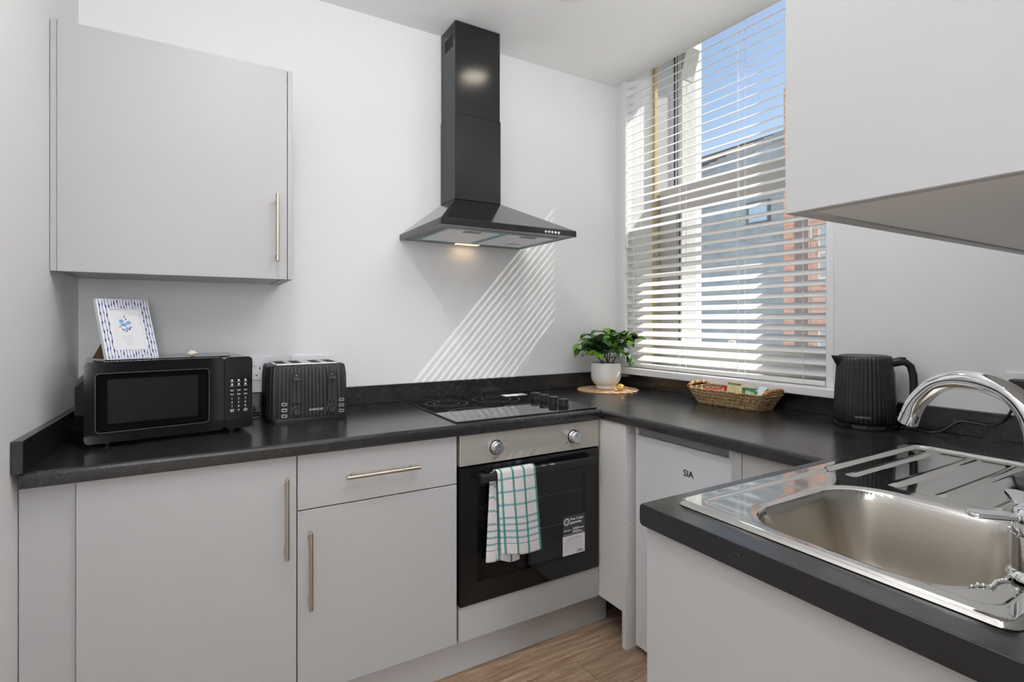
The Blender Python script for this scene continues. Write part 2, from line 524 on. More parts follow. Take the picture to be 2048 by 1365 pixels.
# ------------------------------------------------------------------ mesh helpers
class MB:
    """collects faces; build() links them as ONE mesh object"""

    def __init__(self):
        self.v = []
        self.f = []
        self.uv = None

    def add(self, verts, faces):
        o = len(self.v)
        self.v += [tuple(p) for p in verts]
        self.f += [tuple(i + o for i in f) for f in faces]
        return self

    def box(self, a, b):
        x0, y0, z0 = (min(a[i], b[i]) for i in range(3))
        x1, y1, z1 = (max(a[i], b[i]) for i in range(3))
        return self.add([(x0, y0, z0), (x1, y0, z0), (x1, y1, z0), (x0, y1, z0), (x0, y0, z1), (x1, y0, z1), (x1, y1, z1), (x0, y1, z1)],
                        [(0, 3, 2, 1), (4, 5, 6, 7), (0, 1, 5, 4), (1, 2, 6, 5), (2, 3, 7, 6), (3, 0, 4, 7)])

    def prism(self, poly, z0, z1):
        n = len(poly)
        vs = [(x, y, z0) for x, y in poly] + [(x, y, z1) for x, y in poly]
        fs = [tuple(range(n - 1, -1, -1)), tuple(range(n, 2 * n))]
        fs += [(i, (i + 1) % n, n + (i + 1) % n, n + i) for i in range(n)]
        return self.add(vs, fs)

    def prism_axis(self, poly, axis, a0, a1):
        """extrude a 2D polygon along 'x' (poly in y,z) or 'y' (poly in x,z)"""
        n = len(poly)
        if axis == 'x':
            vs = [(a0, p, q) for p, q in poly] + [(a1, p, q) for p, q in poly]
        else:
            vs = [(p, a0, q) for p, q in poly] + [(p, a1, q) for p, q in poly]
        fs = [tuple(range(n - 1, -1, -1)), tuple(range(n, 2 * n))]
        fs += [(i, (i + 1) % n, n + (i + 1) % n, n + i) for i in range(n)]
        return self.add(vs, fs)

    def lathe(self, prof, seg=32, c=(0, 0, 0), close=False, rfun=None):
        vs, fs = [], []
        n = len(prof)
        for i in range(seg):
            a = 2 * PI * i / seg
            for r, z in prof:
                k = rfun(a, z) if rfun else 1.0
                vs.append((c[0] + r * k * math.cos(a), c[1] + r * k * math.sin(a), c[2] + z))
        for i in range(seg):
            j = (i + 1) % seg
            for k in range(n - 1):
                fs.append((i * n + k, j * n + k, j * n + k + 1, i * n + k + 1))
        if close:
            if prof[0][0] > 1e-6:
                fs.append(tuple(i * n for i in range(seg - 1, -1, -1)))
            if prof[-1][0] > 1e-6:
                fs.append(tuple(i * n + n - 1 for i in range(seg)))
        return self.add(vs, fs)

    def tube(self, path, r, seg=10, caps=True):
        path = [Vector(p) for p in path]
        rad = r if isinstance(r, (list, tuple)) else [r] * len(path)
        vs, fs = [], []
        up = None
        for i, p in enumerate(path):
            t = (path[min(i + 1, len(path) - 1)] - path[max(i - 1, 0)]).normalized()
            if up is None:
                up = Vector((0, 0, 1)) if abs(t.z) < 0.9 else Vector((1, 0, 0))
            s = t.cross(up)
            if s.length < 1e-6:
                s = t.orthogonal()
            s.normalize()
            up = s.cross(t).normalized()
            for k in range(seg):
                a = 2 * PI * k / seg
                vs.append(p + (s * math.cos(a) + up * math.sin(a)) * rad[i])
        n = len(path)
        for i in range(n - 1):
            for k in range(seg):
                k2 = (k + 1) % seg
                fs.append((i * seg + k, i * seg + k2, (i + 1) * seg + k2, (i + 1) * seg + k))
        if caps:
            fs.append(tuple(range(seg - 1, -1, -1)))
            fs.append(tuple((n - 1) * seg + k for k in range(seg)))
        return self.add(vs, fs)

    def mesh(self, name, bevel=0.0, segs=2, smooth=None, fix=True):
        me = bpy.data.meshes.new(name)
        me.from_pydata(self.v, [], self.f)
        bm = bmesh.new()
        bm.from_mesh(me)
        if fix:
            bmesh.ops.recalc_face_normals(bm, faces=bm.faces)
        if bevel > 0:
            es = [e for e in bm.edges if len(e.link_faces) == 2 and e.calc_face_angle(0) > 0.6]
            bmesh.ops.bevel(bm, geom=es, offset=bevel, segments=segs, affect='EDGES', profile=0.5, clamp_overlap=True)
        bm.to_mesh(me)
        bm.free()
        if smooth is None:
            smooth = 0
        if smooth:
            for p in me.polygons:
                p.use_smooth = True
            me.set_sharp_from_angle(angle=math.radians(smooth))
        return me

    def build(self, name, m, parent=None, bevel=0.0, segs=2, smooth=None, loc=None, rot=None, fix=True):
        return link(name, self.mesh(name, bevel, segs, smooth, fix), m, parent, loc, rot)


def link(name, me, m, parent=None, loc=None, rot=None):
    o = bpy.data.objects.new(name, me)
    COL.objects.link(o)
    if m is not None and len(me.materials) == 0:
        me.materials.append(m)
    if parent is not None:
        o.parent = parent
    if loc is not None:
        o.location = loc
    if rot is not None:
        o.rotation_euler = rot
    return o


def tag(o, label, cat, group=None):
    o['label'] = label
    o['category'] = cat
    if group:
        o['group'] = group
    return o


def thing(name, label, cat, loc=(0, 0, 0), rotz=0.0, group=None):
    o = bpy.data.objects.new(name, None)
    o.empty_display_size = 0.05
    COL.objects.link(o)
    o.location = loc
    o.rotation_euler = (0, 0, rotz)
    return tag(o, label, cat, group)


def struct(o):
    o['kind'] = 'structure'
    return o


def box(name, a, b, m, parent=None, bevel=0.0, segs=2):
    return MB().box(a, b).build(name, m, parent, bevel, segs)


def rrect(x0, y0, x1, y1, r, seg=6):
    pts = []
    for cx, cy, a0 in ((x1 - r, y1 - r, 0), (x0 + r, y1 - r, 90), (x0 + r, y0 + r, 180), (x1 - r, y0 + r, 270)):
        for i in range(seg + 1):
            a = math.radians(a0 + 90.0 * i / seg)
            pts.append((cx + r * math.cos(a), cy + r * math.sin(a)))
    return pts


def text_mesh(s, size, depth=0.0004, spacing=1.0, shear=0.0, bold=0.0):
    c = bpy.data.curves.new('lettering', 'FONT')
    c.body = s
    c.size = size
    c.extrude = depth / 2
    c.align_x = 'LEFT'
    c.space_character = spacing
    c.shear = shear
    c.offset = bold
    c.resolution_u = 3
    o = bpy.data.objects.new('lettering', c)
    COL.objects.link(o)
    bpy.context.view_layer.update()
    me = bpy.data.meshes.new_from_object(o)
    bpy.data.objects.remove(o)
    bpy.data.curves.remove(c)
    return me


def text(name, s, size, m, parent, loc, rot, **k):
    me = text_mesh(s, size, **k)
    me.materials.clear()
    return link(name, me, m, parent, loc, rot)


FACE_MY = (PI / 2, 0, 0)            # text readable on a face that looks toward -y
FACE_MX = (PI / 2, 0, -PI / 2)      # text readable on a face that looks toward -x

# ------------------------------------------------------------------ room shell
YB = 2.16
ZC = 2.455
WTH = math.radians(1.78)            # the window wall is slightly out of square
WO = (1.915, 2.16, 0.0)
ZT = 0.858                          # worktop height


def wpt(lx, ly):
    c, s = math.cos(WTH), math.sin(WTH)
    return (WO[0] + lx * c - ly * s, WO[1] + lx * s + ly * c)


def left_x(y):
    return -0.345 - (2.16 - y) * 0.0325


# floor: separate vinyl planks where they can be told apart
floor = struct(MB().prism([(-0.62, 2.4), (2.3, 2.4), (2.3, -2.95), (-0.62, -2.95)], -0.12, -0.006).build('floor', WOOD))
PLW, PLL = 0.178, 1.22
plank_meshes = {}
row = 0
y = -0.30
while y < 1.80:
    off = (0.37 * row * PLL * 1.7) % PLL
    x = -0.50 - off
    while x < 1.95:
        xa, xb = max(x, -0.50), min(x + PLL, 1.95)
        if xb - xa > 0.05:
            key = round(xb - xa, 3)
            if key not in plank_meshes:
                mb = MB().box((0, 0, -0.006), (key - 0.0012, PLW - 0.0012, 0.0))
                plank_meshes[key] = mb.mesh('plank', 0.0008, 1)
            link('plank', plank_meshes[key], WOOD, floor, (xa, y, 0.0))
        x += PLL
    y += PLW
    row += 1

struct(MB().prism([(-0.75, YB), (2.6, YB), (2.6, YB + 0.2), (-0.75, YB + 0.2)], -0.1, 2.95).build('wall_back', WALL))
struct(MB().prism([(left_x(2.3), 2.3), (left_x(-2.95), -2.95), (-0.85, -2.95), (-0.85, 2.3)], -0.1, 2.95).build('wall_left', WALL))
a, b = wpt(0.0, 0.3), wpt(0.0, -5.3)
struct(MB().prism([(-0.85, 2.36), a, b, (-0.85, -3.1)], ZC, 2.92).build('ceiling', CEIL))
struct(MB().box((0.62, -0.06, 0), (2.2, 0.105, 2.5)).build('wall_near', WALL))
# rear wall behind the camera; dark colour stands in for an unlit room in reflections
mb = MB().box((-0.85, -2.95, 0), (2.4, -2.80, 2.5))
struct(mb.build('wall_rear', mat('dark_room_tone', (0.06, 0.06, 0.065, 1), 0.8)))

# window wall: piers, breast and head round the opening
JL, JR, JRO = -0.077, -1.100, -0.940    # left reveal, right inner reveal, right outer reveal
SILLZ, HEADZ = 0.925, 2.80
mb = MB()
mb.box((0, JL, 0), (0.515, 0.35, 2.95))
mb.box((0, -5.3, 0), (0.30, JR, 2.95)).box((0.30, -5.3, 0), (0.515, JRO, 2.95))
mb.box((0, JR, 0), (0.515, JL, SILLZ)).box((0.0, JR, HEADZ), (0.515, JL, 2.95))
w = struct(mb.build('wall_right', WALL, loc=WO, rot=(0, 0, WTH)))


def wbox(name, a, b, m, parent, bevel=0.0):
    return MB().box(a, b).build(name, m, parent, bevel)


# sill board
sill = struct(MB().prism(rrect(-0.055, -1.225, 0.27, -0.020, 0.008, 3), 0.925, 0.956).build('trim_1', GLOSSWHITE, bevel=0.004, loc=WO, rot=(0, 0, WTH)))
o = MB().box((-0.050, -0.125, 0.907), (-0.022, -0.035, 0.9245)).build('bracket', mat('dull_metal', (0.45, 0.45, 0.46, 1), 0.4, 0.8), sill, 0.001)
# thin white bead round the window opening
struct(MB().box((-0.006, JL - 0.004, 0.956), (0.012, JL + 0.022, 2.9)).build('trim_2', GLOSSWHITE, bevel=0.002, loc=WO, rot=(0, 0, WTH)))
struct(MB().box((-0.006, JR - 0.022, 0.956), (0.014, JR + 0.004, 2.9)).build('trim_3', GLOSSWHITE, bevel=0.002, loc=WO, rot=(0, 0, WTH)))

# sash window
win = bpy.data.objects.new('window_1', None)
COL.objects.link(win)
win.location = WO
win.rotation_euler = (0, 0, WTH)
struct(win)
wbox('parting_bead', (0.203, JL - 0.016, 0.956), (0.225, JL - 0.0005, 2.79), BEAD, win, 0.002)
wbox('jamb_lining', (0.226, JL - 0.008, 0.956), (0.365, JL - 0.0005, 2.79), FRAMEWHITE, win, 0.001)
wbox('jamb_gasket', (0.366, JL - 0.009, 1.80), (0.374, JL - 0.0005, 2.79), GASKET, win)
wbox('jamb_gasket', (0.388, JL - 0.009, 1.80), (0.394, JL - 0.0005, 2.79), GASKET, win)
wbox('jamb_lining', (0.375, JL - 0.012, 1.80), (0.387, JL - 0.0005, 2.79), FRAMEWHITE, win)
# upper sash (outer) and lower sash (inner)
up = MB()
up.box((0.330, JL - 0.052, 1.80), (0.362, JL - 0.010, 2.79)).box((0.330, JR - 0.0 + 0.002, 1.80), (0.362, JR + 0.05, 2.79))
up.box((0.330, JR + 0.05, 2.74), (0.362, JL - 0.052, 2.79)).box((0.330, JR + 0.05, 1.80), (0.362, JL - 0.052, 1.86))
wbox('window_sill', (0.23, JR + 0.002, 0.957), (0.512, JL - 0.001, 0.985), FRAMEWHITE, win, 0.003)
lo = MB()
lo.box((0.245, JL - 0.125, 0.99), (0.290, JL - 0.012, 1.91))
lo.box((0.245, JR + 0.002, 0.99), (0.290, JR + 0.06, 1.91))
lo.box((0.245, JR + 0.06, 1.783), (0.290, JL - 0.125, 1.91))
lo.box((0.245, JR + 0.06, 0.99), (0.290, JL - 0.125, 1.085))
lo.build('lower_sash', FRAMEWHITE, win, 0.002)
g = MB()
g.box((0.262, JL - 0.138, 1.085), (0.270, JL - 0.1255, 1.783)).box((0.262, JR + 0.0605, 1.776), (0.270, JL - 0.138, 1.783))
g.build('glazing_gasket', GASKET, win)
wbox('pane', (0.264, JR + 0.062, 1.086), (0.268, JL - 0.127, 1.782), GLASS, win)
wbox('pane', (0.344, JR + 0.03, 1.861), (0.348, JL - 0.012, 2.739), GLASS, win)
uo = MB().box((0.330, JR + 0.002, 2.74), (0.362, JL - 0.012, 2.79)).box((0.330, JR + 0.002, 1.80), (0.362, JL - 0.012, 1.86))
uo.box((0.330, JR + 0.002, 1.86), (0.362, JR + 0.028, 2.74))
uo.build('upper_sash', FRAMEWHITE, win, 0.002)
wbox('sash_latch', (0.222, -0.56, 1.086), (0.2445, -0.53, 1.105), WHITEPLASTIC, win, 0.004)

# downlights in the ceiling
def downlight(x, y, label, power, warm=(1.0, 0.80, 0.60)):
    t = thing('ceiling_downlight', label, 'downlight', (x, y, ZC), 0, 'recessed ceiling downlights')
    MB().lathe([(0.066, -0.002), (0.080, -0.004), (0.083, -0.0005)], 28).build('bezel', CHROME, t, smooth=40)
    MB().lathe([(0.0001, -0.0015), (0.066, -0.0015)], 28).build('lens', DOWNLAMP, t)
    d = bpy.data.lights.new('downlight_lamp', 'AREA')
    d.shape = 'DISK'
    d.size = 0.13
    d.energy = power
    d.color = warm
    o = bpy.data.objects.new('downlight_lamp', d)
    COL.objects.link(o)
    o.parent = t
    o.location = (0, 0, -0.006)


downlight(1.20, 1.59, 'round warm ceiling downlight mirrored as a glow in the hood chimney', 0.9, (1.0, 0.88, 0.74))
downlight(0.10, 0.95, 'added unseen ceiling downlight above the floor in front of the cabinets', 6.0, (1.0, 0.97, 0.94))  # extra unseen downlight, added to brighten the low fronts and right wall


def ring_y(mb, outer, inner, y0, y1):
    """ring between two outlines (same count) in x,z, extruded along y"""
    n = len(outer)
    vs = []
    for yy in (y0, y1):
        vs += [(p, yy, q) for p, q in outer]
        vs += [(p, yy, q) for p, q in inner]
    fs = []
    for i in range(n):
        j = (i + 1) % n
        fs.append((i, j, n + j, n + i))
        fs.append((2 * n + i, 3 * n + i, 3 * n + j, 2 * n + j))
        fs.append((i, 2 * n + i, 2 * n + j, j))
        fs.append((n + i, n + j, 3 * n + j, 3 * n + i))
    return mb.add(vs, fs)


# ------------------------------------------------------------------ worktops and upstands
t = thing('worktop', 'black speckled worktop along the back wall under microwave, toaster and hob', 'worktop')
prof = [(1.562, ZT - 0.036), (1.5585, ZT - 0.032), (1.5575, ZT - 0.020), (1.5575, ZT - 0.009), (1.560, ZT - 0.003), (1.567, ZT), (2.139, ZT), (2.139, ZT - 0.036)]
# back run stops at the mitred corner; behind it carries on to the window wall
MB().prism_axis(prof, 'x', left_x(1.56) + 0.012, 1.3085).build('top', WORKTOP, t)
MB().prism([(1.3085, 1.5695), (1.896, 1.5695), (1.896, 2.139), (1.3085, 2.139)], ZT - 0.036, ZT).build('top', WORKTOP, t)
t = thing('worktop', 'black speckled worktop under the window carrying basket and kettle', 'worktop')
prof = [(1.313, ZT - 0.036), (1.3095, ZT - 0.032), (1.3085, ZT - 0.020), (1.3085, ZT - 0.009), (1.311, ZT - 0.003), (1.318, ZT), (1.885, ZT), (1.885, ZT - 0.036)]
MB().prism_axis(prof, 'y', 0.7215, 1.5675).build('top', WORKTOP, t)
e0, e1 = wpt(-0.0205, -0.595), wpt(-0.0205, -1.44)
MB().prism([(1.885, 0.7215), (e1[0], 0.7215), (e0[0], 1.5675), (1.885, 1.5675)], ZT - 0.036, ZT).build('top', WORKTOP, t)
box('joint_strip', (1.309, 1.5676, ZT - 0.03), (1.893, 1.5694, ZT - 0.0006), mat('joint_silicone', (0.03, 0.03, 0.03, 1), 0.25), t)

# sink worktop (a ring round the cut-out)
t = thing('worktop', 'black speckled worktop end holding the steel sink', 'worktop')
SX0, SX1, SY0, SY1 = 0.757, 1.668, 0.212, 0.690
HX0, HX1, HY0, HY1 = 0.775, 1.165, 0.252, 0.605
mb = MB()
o_ = [(0.7025, 0.1065), (1.935, 0.1065), (1.935, 0.7205), (0.7025, 0.7205)]
i_ = [(HX0, HY0), (HX1, HY0), (HX1, HY1), (HX0, HY1)]
vs = [(x, y, z) for z in (ZT - 0.036, ZT) for x, y in o_] + [(x, y, z) for z in (ZT - 0.036, ZT) for x, y in i_]
fs = []
for k in range(4):
    j = (k + 1) % 4
    fs += [(k, j, 4 + j, 4 + k), (8 + k, 12 + k, 12 + j, 8 + j), (4 + k, 4 + j, 12 + j, 12 + k), (k, 8 + k, 8 + j, j)]
mb.add(vs, fs).build('top', WORKTOP, t)
strip = MB().prism_axis(rrect(0.1066, ZT - 0.0385, 0.7215, ZT + 0.0012, 0.008, 4), 'x', 0.6985, 0.7022).build('end_strip', BLACKPLASTIC, t, 0.0008, 1)
for yy in (0.685, 0.515, 0.335, 0.165):
    mb = MB().lathe([(0.0012, 0.0003), (0.0035, 0.0007), (0.0040, -0.0002)], 14)
    mb.build('screw', mat('black_screw', (0.05, 0.05, 0.05, 1), 0.3, 0.8), strip, smooth=40, loc=(0.6984, yy, ZT - 0.018), rot=(0, -PI / 2, 0))

t = thing('worktop_upstand', 'black speckled upstand along the back wall behind toaster and hob', 'upstand')
MB().box((left_x(2.14) + 0.0215, 2.1395, ZT + 0.0005), (1.89, 2.1595, 0.932)).build('board', WORKTOP, t, 0.0015, 1)
t = thing('worktop_upstand', 'short black upstand on the left wall beside the microwave', 'upstand')
MB().prism([(left_x(2.139) + 0.001, 2.139), (left_x(2.139) + 0.0212, 2.139), (left_x(1.547) + 0.0222, 1.547), (left_x(1.547) + 0.001, 1.547)], ZT + 0.0008, 0.932).build('board', WORKTOP, t, 0.002, 2)
t = thing('worktop_upstand', 'black speckled upstand below the window sill behind the kettle', 'upstand', WO, WTH)
MB().box((-0.0200, -2.05, ZT + 0.0005), (-0.0005, -0.024, 0.9245)).build('board', WORKTOP, t, 0.0015, 1)
MB().box((-0.0200, -2.05, 0.9245), (-0.0005, -1.226, 0.9335)).build('board_top', WORKTOP, t, 0.0012, 1)


# ------------------------------------------------------------------ base cabinets, back run
def bar_handle(parent, p0, p1, stand, r=0.0058):
    """bar handle from p0 to p1, standing off toward 'stand' (vector to the door)"""
    p0, p1, s = Vector(p0), Vector(p1), Vector(stand)
    d = (p1 - p0)
    h = MB().tube([p0, p1], r, 14).build('handle', NICKEL, parent, 0.0008, 1, smooth=40)
    for f in (0.10, 0.90):
        q = p0 + d * f
        MB().tube([q + s * 0.1, q + s], 0.0045, 10).build('handle_post', NICKEL, h, smooth=40)
    return h


DY = 1.582
ZD0, ZD1 = 0.133, 0.8205
t = thing('filler_panel', 'narrow grey filler panel between left wall and first cabinet door', 'panel')
MB().box((left_x(1.6) + 0.002, 1.597, 0.0), (-0.2605, 1.615, 0.8215)).build('board', CABINET, t, 0.0006, 1)

t = thing('base_cabinet', 'grey base cabinet with one tall door left of the drawer cabinet', 'cabinet')
box('carcass', (-0.259, 1.603, 0.133), (0.226, 2.135, 0.820), CABWHITE, t)
d = box('door', (-0.2575, DY, ZD0), (0.2262, DY + 0.019, ZD1), CABINET, t, 0.0012)
bar_handle(d, (0.1985, 1.550, 0.541), (0.1985, 1.550, 0.763), (0, 0.033, 0))

t = thing('base_cabinet', 'grey base cabinet with drawer above a door, left of the oven', 'cabinet')
box('carcass', (0.2280, 1.603, 0.133), (0.7185, 2.135, 0.820), CABWHITE, t)
d = box('drawer', (0.2292, DY, 0.6622), (0.7190, DY + 0.019, ZD1), CABINET, t, 0.0012)
bar_handle(d, (0.358, 1.550, 0.7425), (0.583, 1.550, 0.7425), (0, 0.033, 0))
d = box('door', (0.2292, DY, ZD0), (0.7190, DY + 0.019, 0.6588), CABINET, t, 0.0012)
bar_handle(d, (0.2605, 1.550, 0.386), (0.2605, 1.550, 0.605), (0, 0.033, 0))

t = thing('oven_housing', 'grey housing with blank panel below the built-in oven', 'cabinet')
d = box('infill_panel', (0.7265, DY, ZD0), (1.3175, DY + 0.019, 0.2475), CABINET, t, 0.0012)
box('side_panel', (0.7200, 1.603, 0.133), (0.7245, 2.135, 0.8205), BLACKGAP, t)
box('side_panel', (1.3130, 1.603, 0.133), (1.3195, 2.135, 0.8205), CABWHITE, t)
box('base_panel', (0.7250, 1.603, 0.133), (1.3125, 2.135, 0.150), CABWHITE, t)

t = thing('plinth', 'grey kickboard plinth below the back run cabinets', 'plinth')
box('board', (left_x(1.63) + 0.003, 1.632, 0.0005), (1.400, 1.648, 0.1325), PLINTH, t, 0.0008, 1)

t = thing('corner_post', 'pale grey corner panel with foot between oven and fridge', 'panel')
poly = [(1.597, 0.134), (1.454, 0.134), (1.454, 0.0005), (1.4335, 0.0005), (1.4335, 0.8215), (1.597, 0.8215)]
MB().prism_axis(poly, 'x', 1.3212, 1.3385).build('board', POSTWHITE, t, 0.0008, 1)
box('return_board', (1.3390, 1.4335, 0.0005), (1.420, 1.4500, 0.8215), POSTWHITE, t, 0.0006, 1)
for zz in (0.790, 0.470, 0.175):
    MB().lathe([(0.0001, 0.0004), (0.0030, 0.0004), (0.0032, -0.0005)], 12).build('screw_cap', NICKEL, t, loc=(1.3445, 1.4334, zz), rot=(PI / 2, 0, 0))

# ------------------------------------------------------------------ fridge and panels of the window run
t = thing('fridge', 'white undercounter fridge beneath the window worktop', 'fridge')
FX, FY0, FY1 = 1.352, 1.003, 1.417
box('body', (FX + 0.028, FY0 + 0.004, 0.028), (1.872, FY1 - 0.004, 0.812), FRIDGEWHITE, t, 0.003)
d = box('door', (FX, FY0, 0.022), (FX + 0.026, FY1, 0.786), FRIDGEWHITE, t, 0.004, 3)
box('door_top_trim', (FX + 0.001, FY0, 0.7865), (FX + 0.026, FY0 + 0.022, 0.8135), FRIDGEWHITE, t, 0.002)
box('door_top_trim', (FX + 0.001, FY1 - 0.014, 0.7865), (FX + 0.026, FY1, 0.8135), FRIDGEWHITE, t, 0.002)
box('grip_recess', (FX + 0.010, FY0 + 0.0225, 0.7870), (FX + 0.026, FY1 - 0.0145, 0.8130), GREYPLASTIC, t, 0.002)
for yy in (FY0 + 0.04, FY1 - 0.04):
    MB().lathe([(0.016, 0.0005), (0.016, 0.008), (0.010, 0.012), (0.010, 0.0275)], 16, close=True).build('foot', DARKGREY, t, smooth=40, loc=(FX + 0.06, yy, 0))
text('brand_lettering', 'SIA', 0.030, PRINTBLACK, d, (FX - 0.0003, 1.196, 0.692), FACE_MX, bold=0.0006)

t = thing('filler_panel', 'cream panel beside the fridge meeting the sink worktop', 'panel')
box('edge_board', (1.330, 0.965, 0.0005), (1.346, 0.9985, 0.8215), CABWHITE, t, 0.001)
box('board', (1.331, 0.724, 0.0005), (1.347, 0.9635, 0.8215), CABWHITE, t, 0.001)

t = thing('sink_cabinet', 'grey cabinet end panel below the sink worktop', 'cabinet')
box('end_panel', (0.7125, 0.1065, 0.0005), (0.7305, 0.7165, 0.8215), CABWHITE, t, 0.0008, 1)
for k, (xa, xb) in enumerate(((0.732, 1.027), (1.029, 1.325))):
    d = box('door', (xa, 0.690, 0.133), (xb, 0.7085, 0.8205), CABINET, t, 0.0012)
    hx = xb - 0.03 if k == 0 else xa + 0.03
    bar_handle(d, (hx, 0.741, 0.55), (hx, 0.741, 0.77), (0, -0.033, 0))
box('base_panel', (0.732, 0.110, 0.133), (1.325, 0.688, 0.150), CABWHITE, t)
box('kick_board', (0.732, 0.640, 0.0005), (1.325, 0.655, 0.132), PLINTH, t)

# ------------------------------------------------------------------ wall cabinets
t = thing('wall_cabinet', 'grey wall cabinet with one door above the microwave', 'cabinet')
WX0, WX1, WZ0, WZ1 = -0.339, 0.236, 1.3315, 2.010
box('carcass', (WX0, 1.8575, WZ0 + 0.003), (WX1 - 0.018, 2.1585, WZ1 - 0.001), CABWHITE, t, 0.0008, 1)
box('end_panel', (WX1 + 0.0008, 1.8385, WZ0), (WX1 + 0.0145, 2.1590, WZ1), CABINET, t, 0.0008, 1)
box('inner_side', (WX1 - 0.0175, 1.8575, WZ0 + 0.0005), (WX1, 2.1588, WZ1 - 0.001), CABWHITE, t)
box('filler_strip', (left_x(1.845) + 0.0015, 1.842, WZ0 + 0.001), (WX0 - 0.001, 1.860, WZ1 - 0.001), CABINET, t)
d = box('door', (WX0, 1.838, WZ0), (WX1 - 0.0012, 1.8565, WZ1), CABINET, t, 0.0012)
bar_handle(d, (0.203, 1.806, 1.386), (0.203, 1.806, 1.600), (0, 0.033, 0))

t = thing('wall_cabinet', 'white wall cabinet hanging over the sink, seen from its end', 'cabinet')
RX, RY0, RY1, RZ0, RZ1 = 0.630, 0.1065, 0.396, 1.3315, 2.012
box('end_panel', (RX, RY0, RZ0), (RX + 0.0175, RY1 - 0.0005, RZ1), CABWHITE, t, 0.0010, 1)
box('bottom_panel', (RX + 0.0185, RY0, RZ0 + 0.003), (1.800, RY1 - 0.0205, RZ0 + 0.021), CABBOTTOM, t)
box('carcass', (RX + 0.0185, RY0, RZ0 + 0.0215), (1.800, RY1 - 0.0205, RZ1), CABWHITE, t)
for xa, xb in ((RX + 0.0185, 1.223), (1.226, 1.800)):
    d = box('door', (xa, RY1 - 0.0195, RZ0 + 0.0002), (xb, RY1 - 0.0008, RZ1), CABWHITE, t, 0.0012)
    bar_handle(d, (xb - 0.03, RY1 + 0.031, 1.39), (xb - 0.03, RY1 + 0.031, 1.60), (0, -0.033, 0))

# ------------------------------------------------------------------ cooker hood
t = thing('cooker_hood', 'black chimney cooker hood on the white wall above the hob', 'cooker hood')
HX_0, HX_1, HYF, HZ0, HZ1 = 0.717, 1.310, 1.710, 1.538, 1.562
CX0, CX1, CYF = 0.9035, 1.1215, 2.005
YK = 2.1585
# canopy lip: hollow frame
mb = MB()
mb.box((HX_0, HYF, HZ0 + 0.0), (HX_1, HYF + 0.012, HZ1)).box((HX_0, HYF + 0.012, HZ0), (HX_0 + 0.012, YK, HZ1)).box((HX_1 - 0.012, HYF + 0.012, HZ0), (HX_1, YK, HZ1))
lip = mb.build('canopy_lip', HOODBLACK, t, 0.0012, 1)
zc = 1.706
mb = MB()
vs = [(HX_0 + .001, HYF + .001, HZ1), (HX_1 - .001, HYF + .001, HZ1), (HX_1 - .001, YK, HZ1), (HX_0 + .001, YK, HZ1), (CX0, CYF, zc), (CX1, CYF, zc), (CX1, YK, zc), (CX0, YK, zc)]
mb.add(vs, [(0, 1, 5, 4), (1, 2, 6, 5), (2, 3, 7, 6), (3, 0, 4, 7), (4, 5, 6, 7), (3, 2, 1, 0)])
mb.build('canopy', HOODBLACK, t, 0.001, 1)
box('chimney_lower', (CX0, CYF, zc + 0.001), (CX1, YK, 2.066), CHIMNEYBLACK, t, 0.0012, 1)
up_ = box('chimney_upper', (CX0 + 0.0025, CYF + 0.0025, 2.0665), (CX1 - 0.0025, YK, ZC - 0.002), CHIMNEYBLACK, t, 0.0010, 1)
for k in range(7):
    yy = 2.035 + k * 0.0125
    box('vent_slot', (CX0 + 0.0015, yy, 2.355), (CX0 + 0.0024, yy + 0.006, 2.405), BLACKGAP, up_)
MB().lathe([(0.0001, 0.001), (0.003, 0.001), (0.003, 0)], 10).build('screw', mat('black_screw', (0.05, 0.05, 0.05, 1), 0.3, 0.8), up_, loc=(CX0 + 0.0024, 2.15, 2.40), rot=(0, -PI / 2, 0))
# underside
box('underside_plate', (HX_0 + 0.012, HYF + 0.0125, HZ0 + 0.0015), (HX_1 - 0.0125, YK, HZ0 + 0.006), mat('hood_underside_grey', (0.20, 0.195, 0.19, 1), 0.4, 0.3), t)
for xa, xb in ((0.768, 1.015), (1.020, 1.268)):
    f = box('filter', (xa, 1.776, HZ0 - 0.0015), (xb, 2.092, HZ0 + 0.0012), FILTER, t, 0.001, 1)
    mb = MB()
    mb.box((xa + .0005, 1.7765, HZ0 - 0.0023), (xb - .0005, 1.787, HZ0 - 0.0016)).box((xa + .0005, 2.0815, HZ0 - 0.0023), (xb - .0005, 2.0915, HZ0 - 0.0016))
    mb.box((xa + .0005, 1.787, HZ0 - 0.0023), (xa + 0.0115, 2.0815, HZ0 - 0.0016)).box((xb - 0.0115, 1.787, HZ0 - 0.0023), (xb - .0005, 2.0815, HZ0 - 0.0016))
    mb.build('protective_film', BLUEFILM, f)
    box('filter_latch', (xa + 0.085, 1.800, HZ0 - 0.0045), (xa + 0.155, 1.826, HZ0 - 0.0016), GREYPLASTIC, f, 0.001, 1)
for k in range(3):
    box('filter_print', (1.150, 1.985 + k * 0.014, HZ0 - 0.0019), (1.150 + (0.060, 0.085, 0.050)[k], 1.992 + k * 0.014, HZ0 - 0.0016), PRINTGREY, t)
lens = box('lamp_lens', (0.958, 2.104, HZ0 - 0.003), (1.069, 2.134, HZ0 + 0.001), LAMPWARM, t, 0.001, 1)
hl = bpy.data.lights.new('hood_lamp', 'AREA')
hl.shape = 'RECTANGLE'
hl.size, hl.size_y, hl.energy, hl.color = 0.10, 0.025, 0.04, (1.0, 0.66, 0.38)
ho = bpy.data.objects.new('hood_lamp', hl)
COL.objects.link(ho)
ho.parent = t
ho.location = (1.0135, 2.119, HZ0 - 0.005)
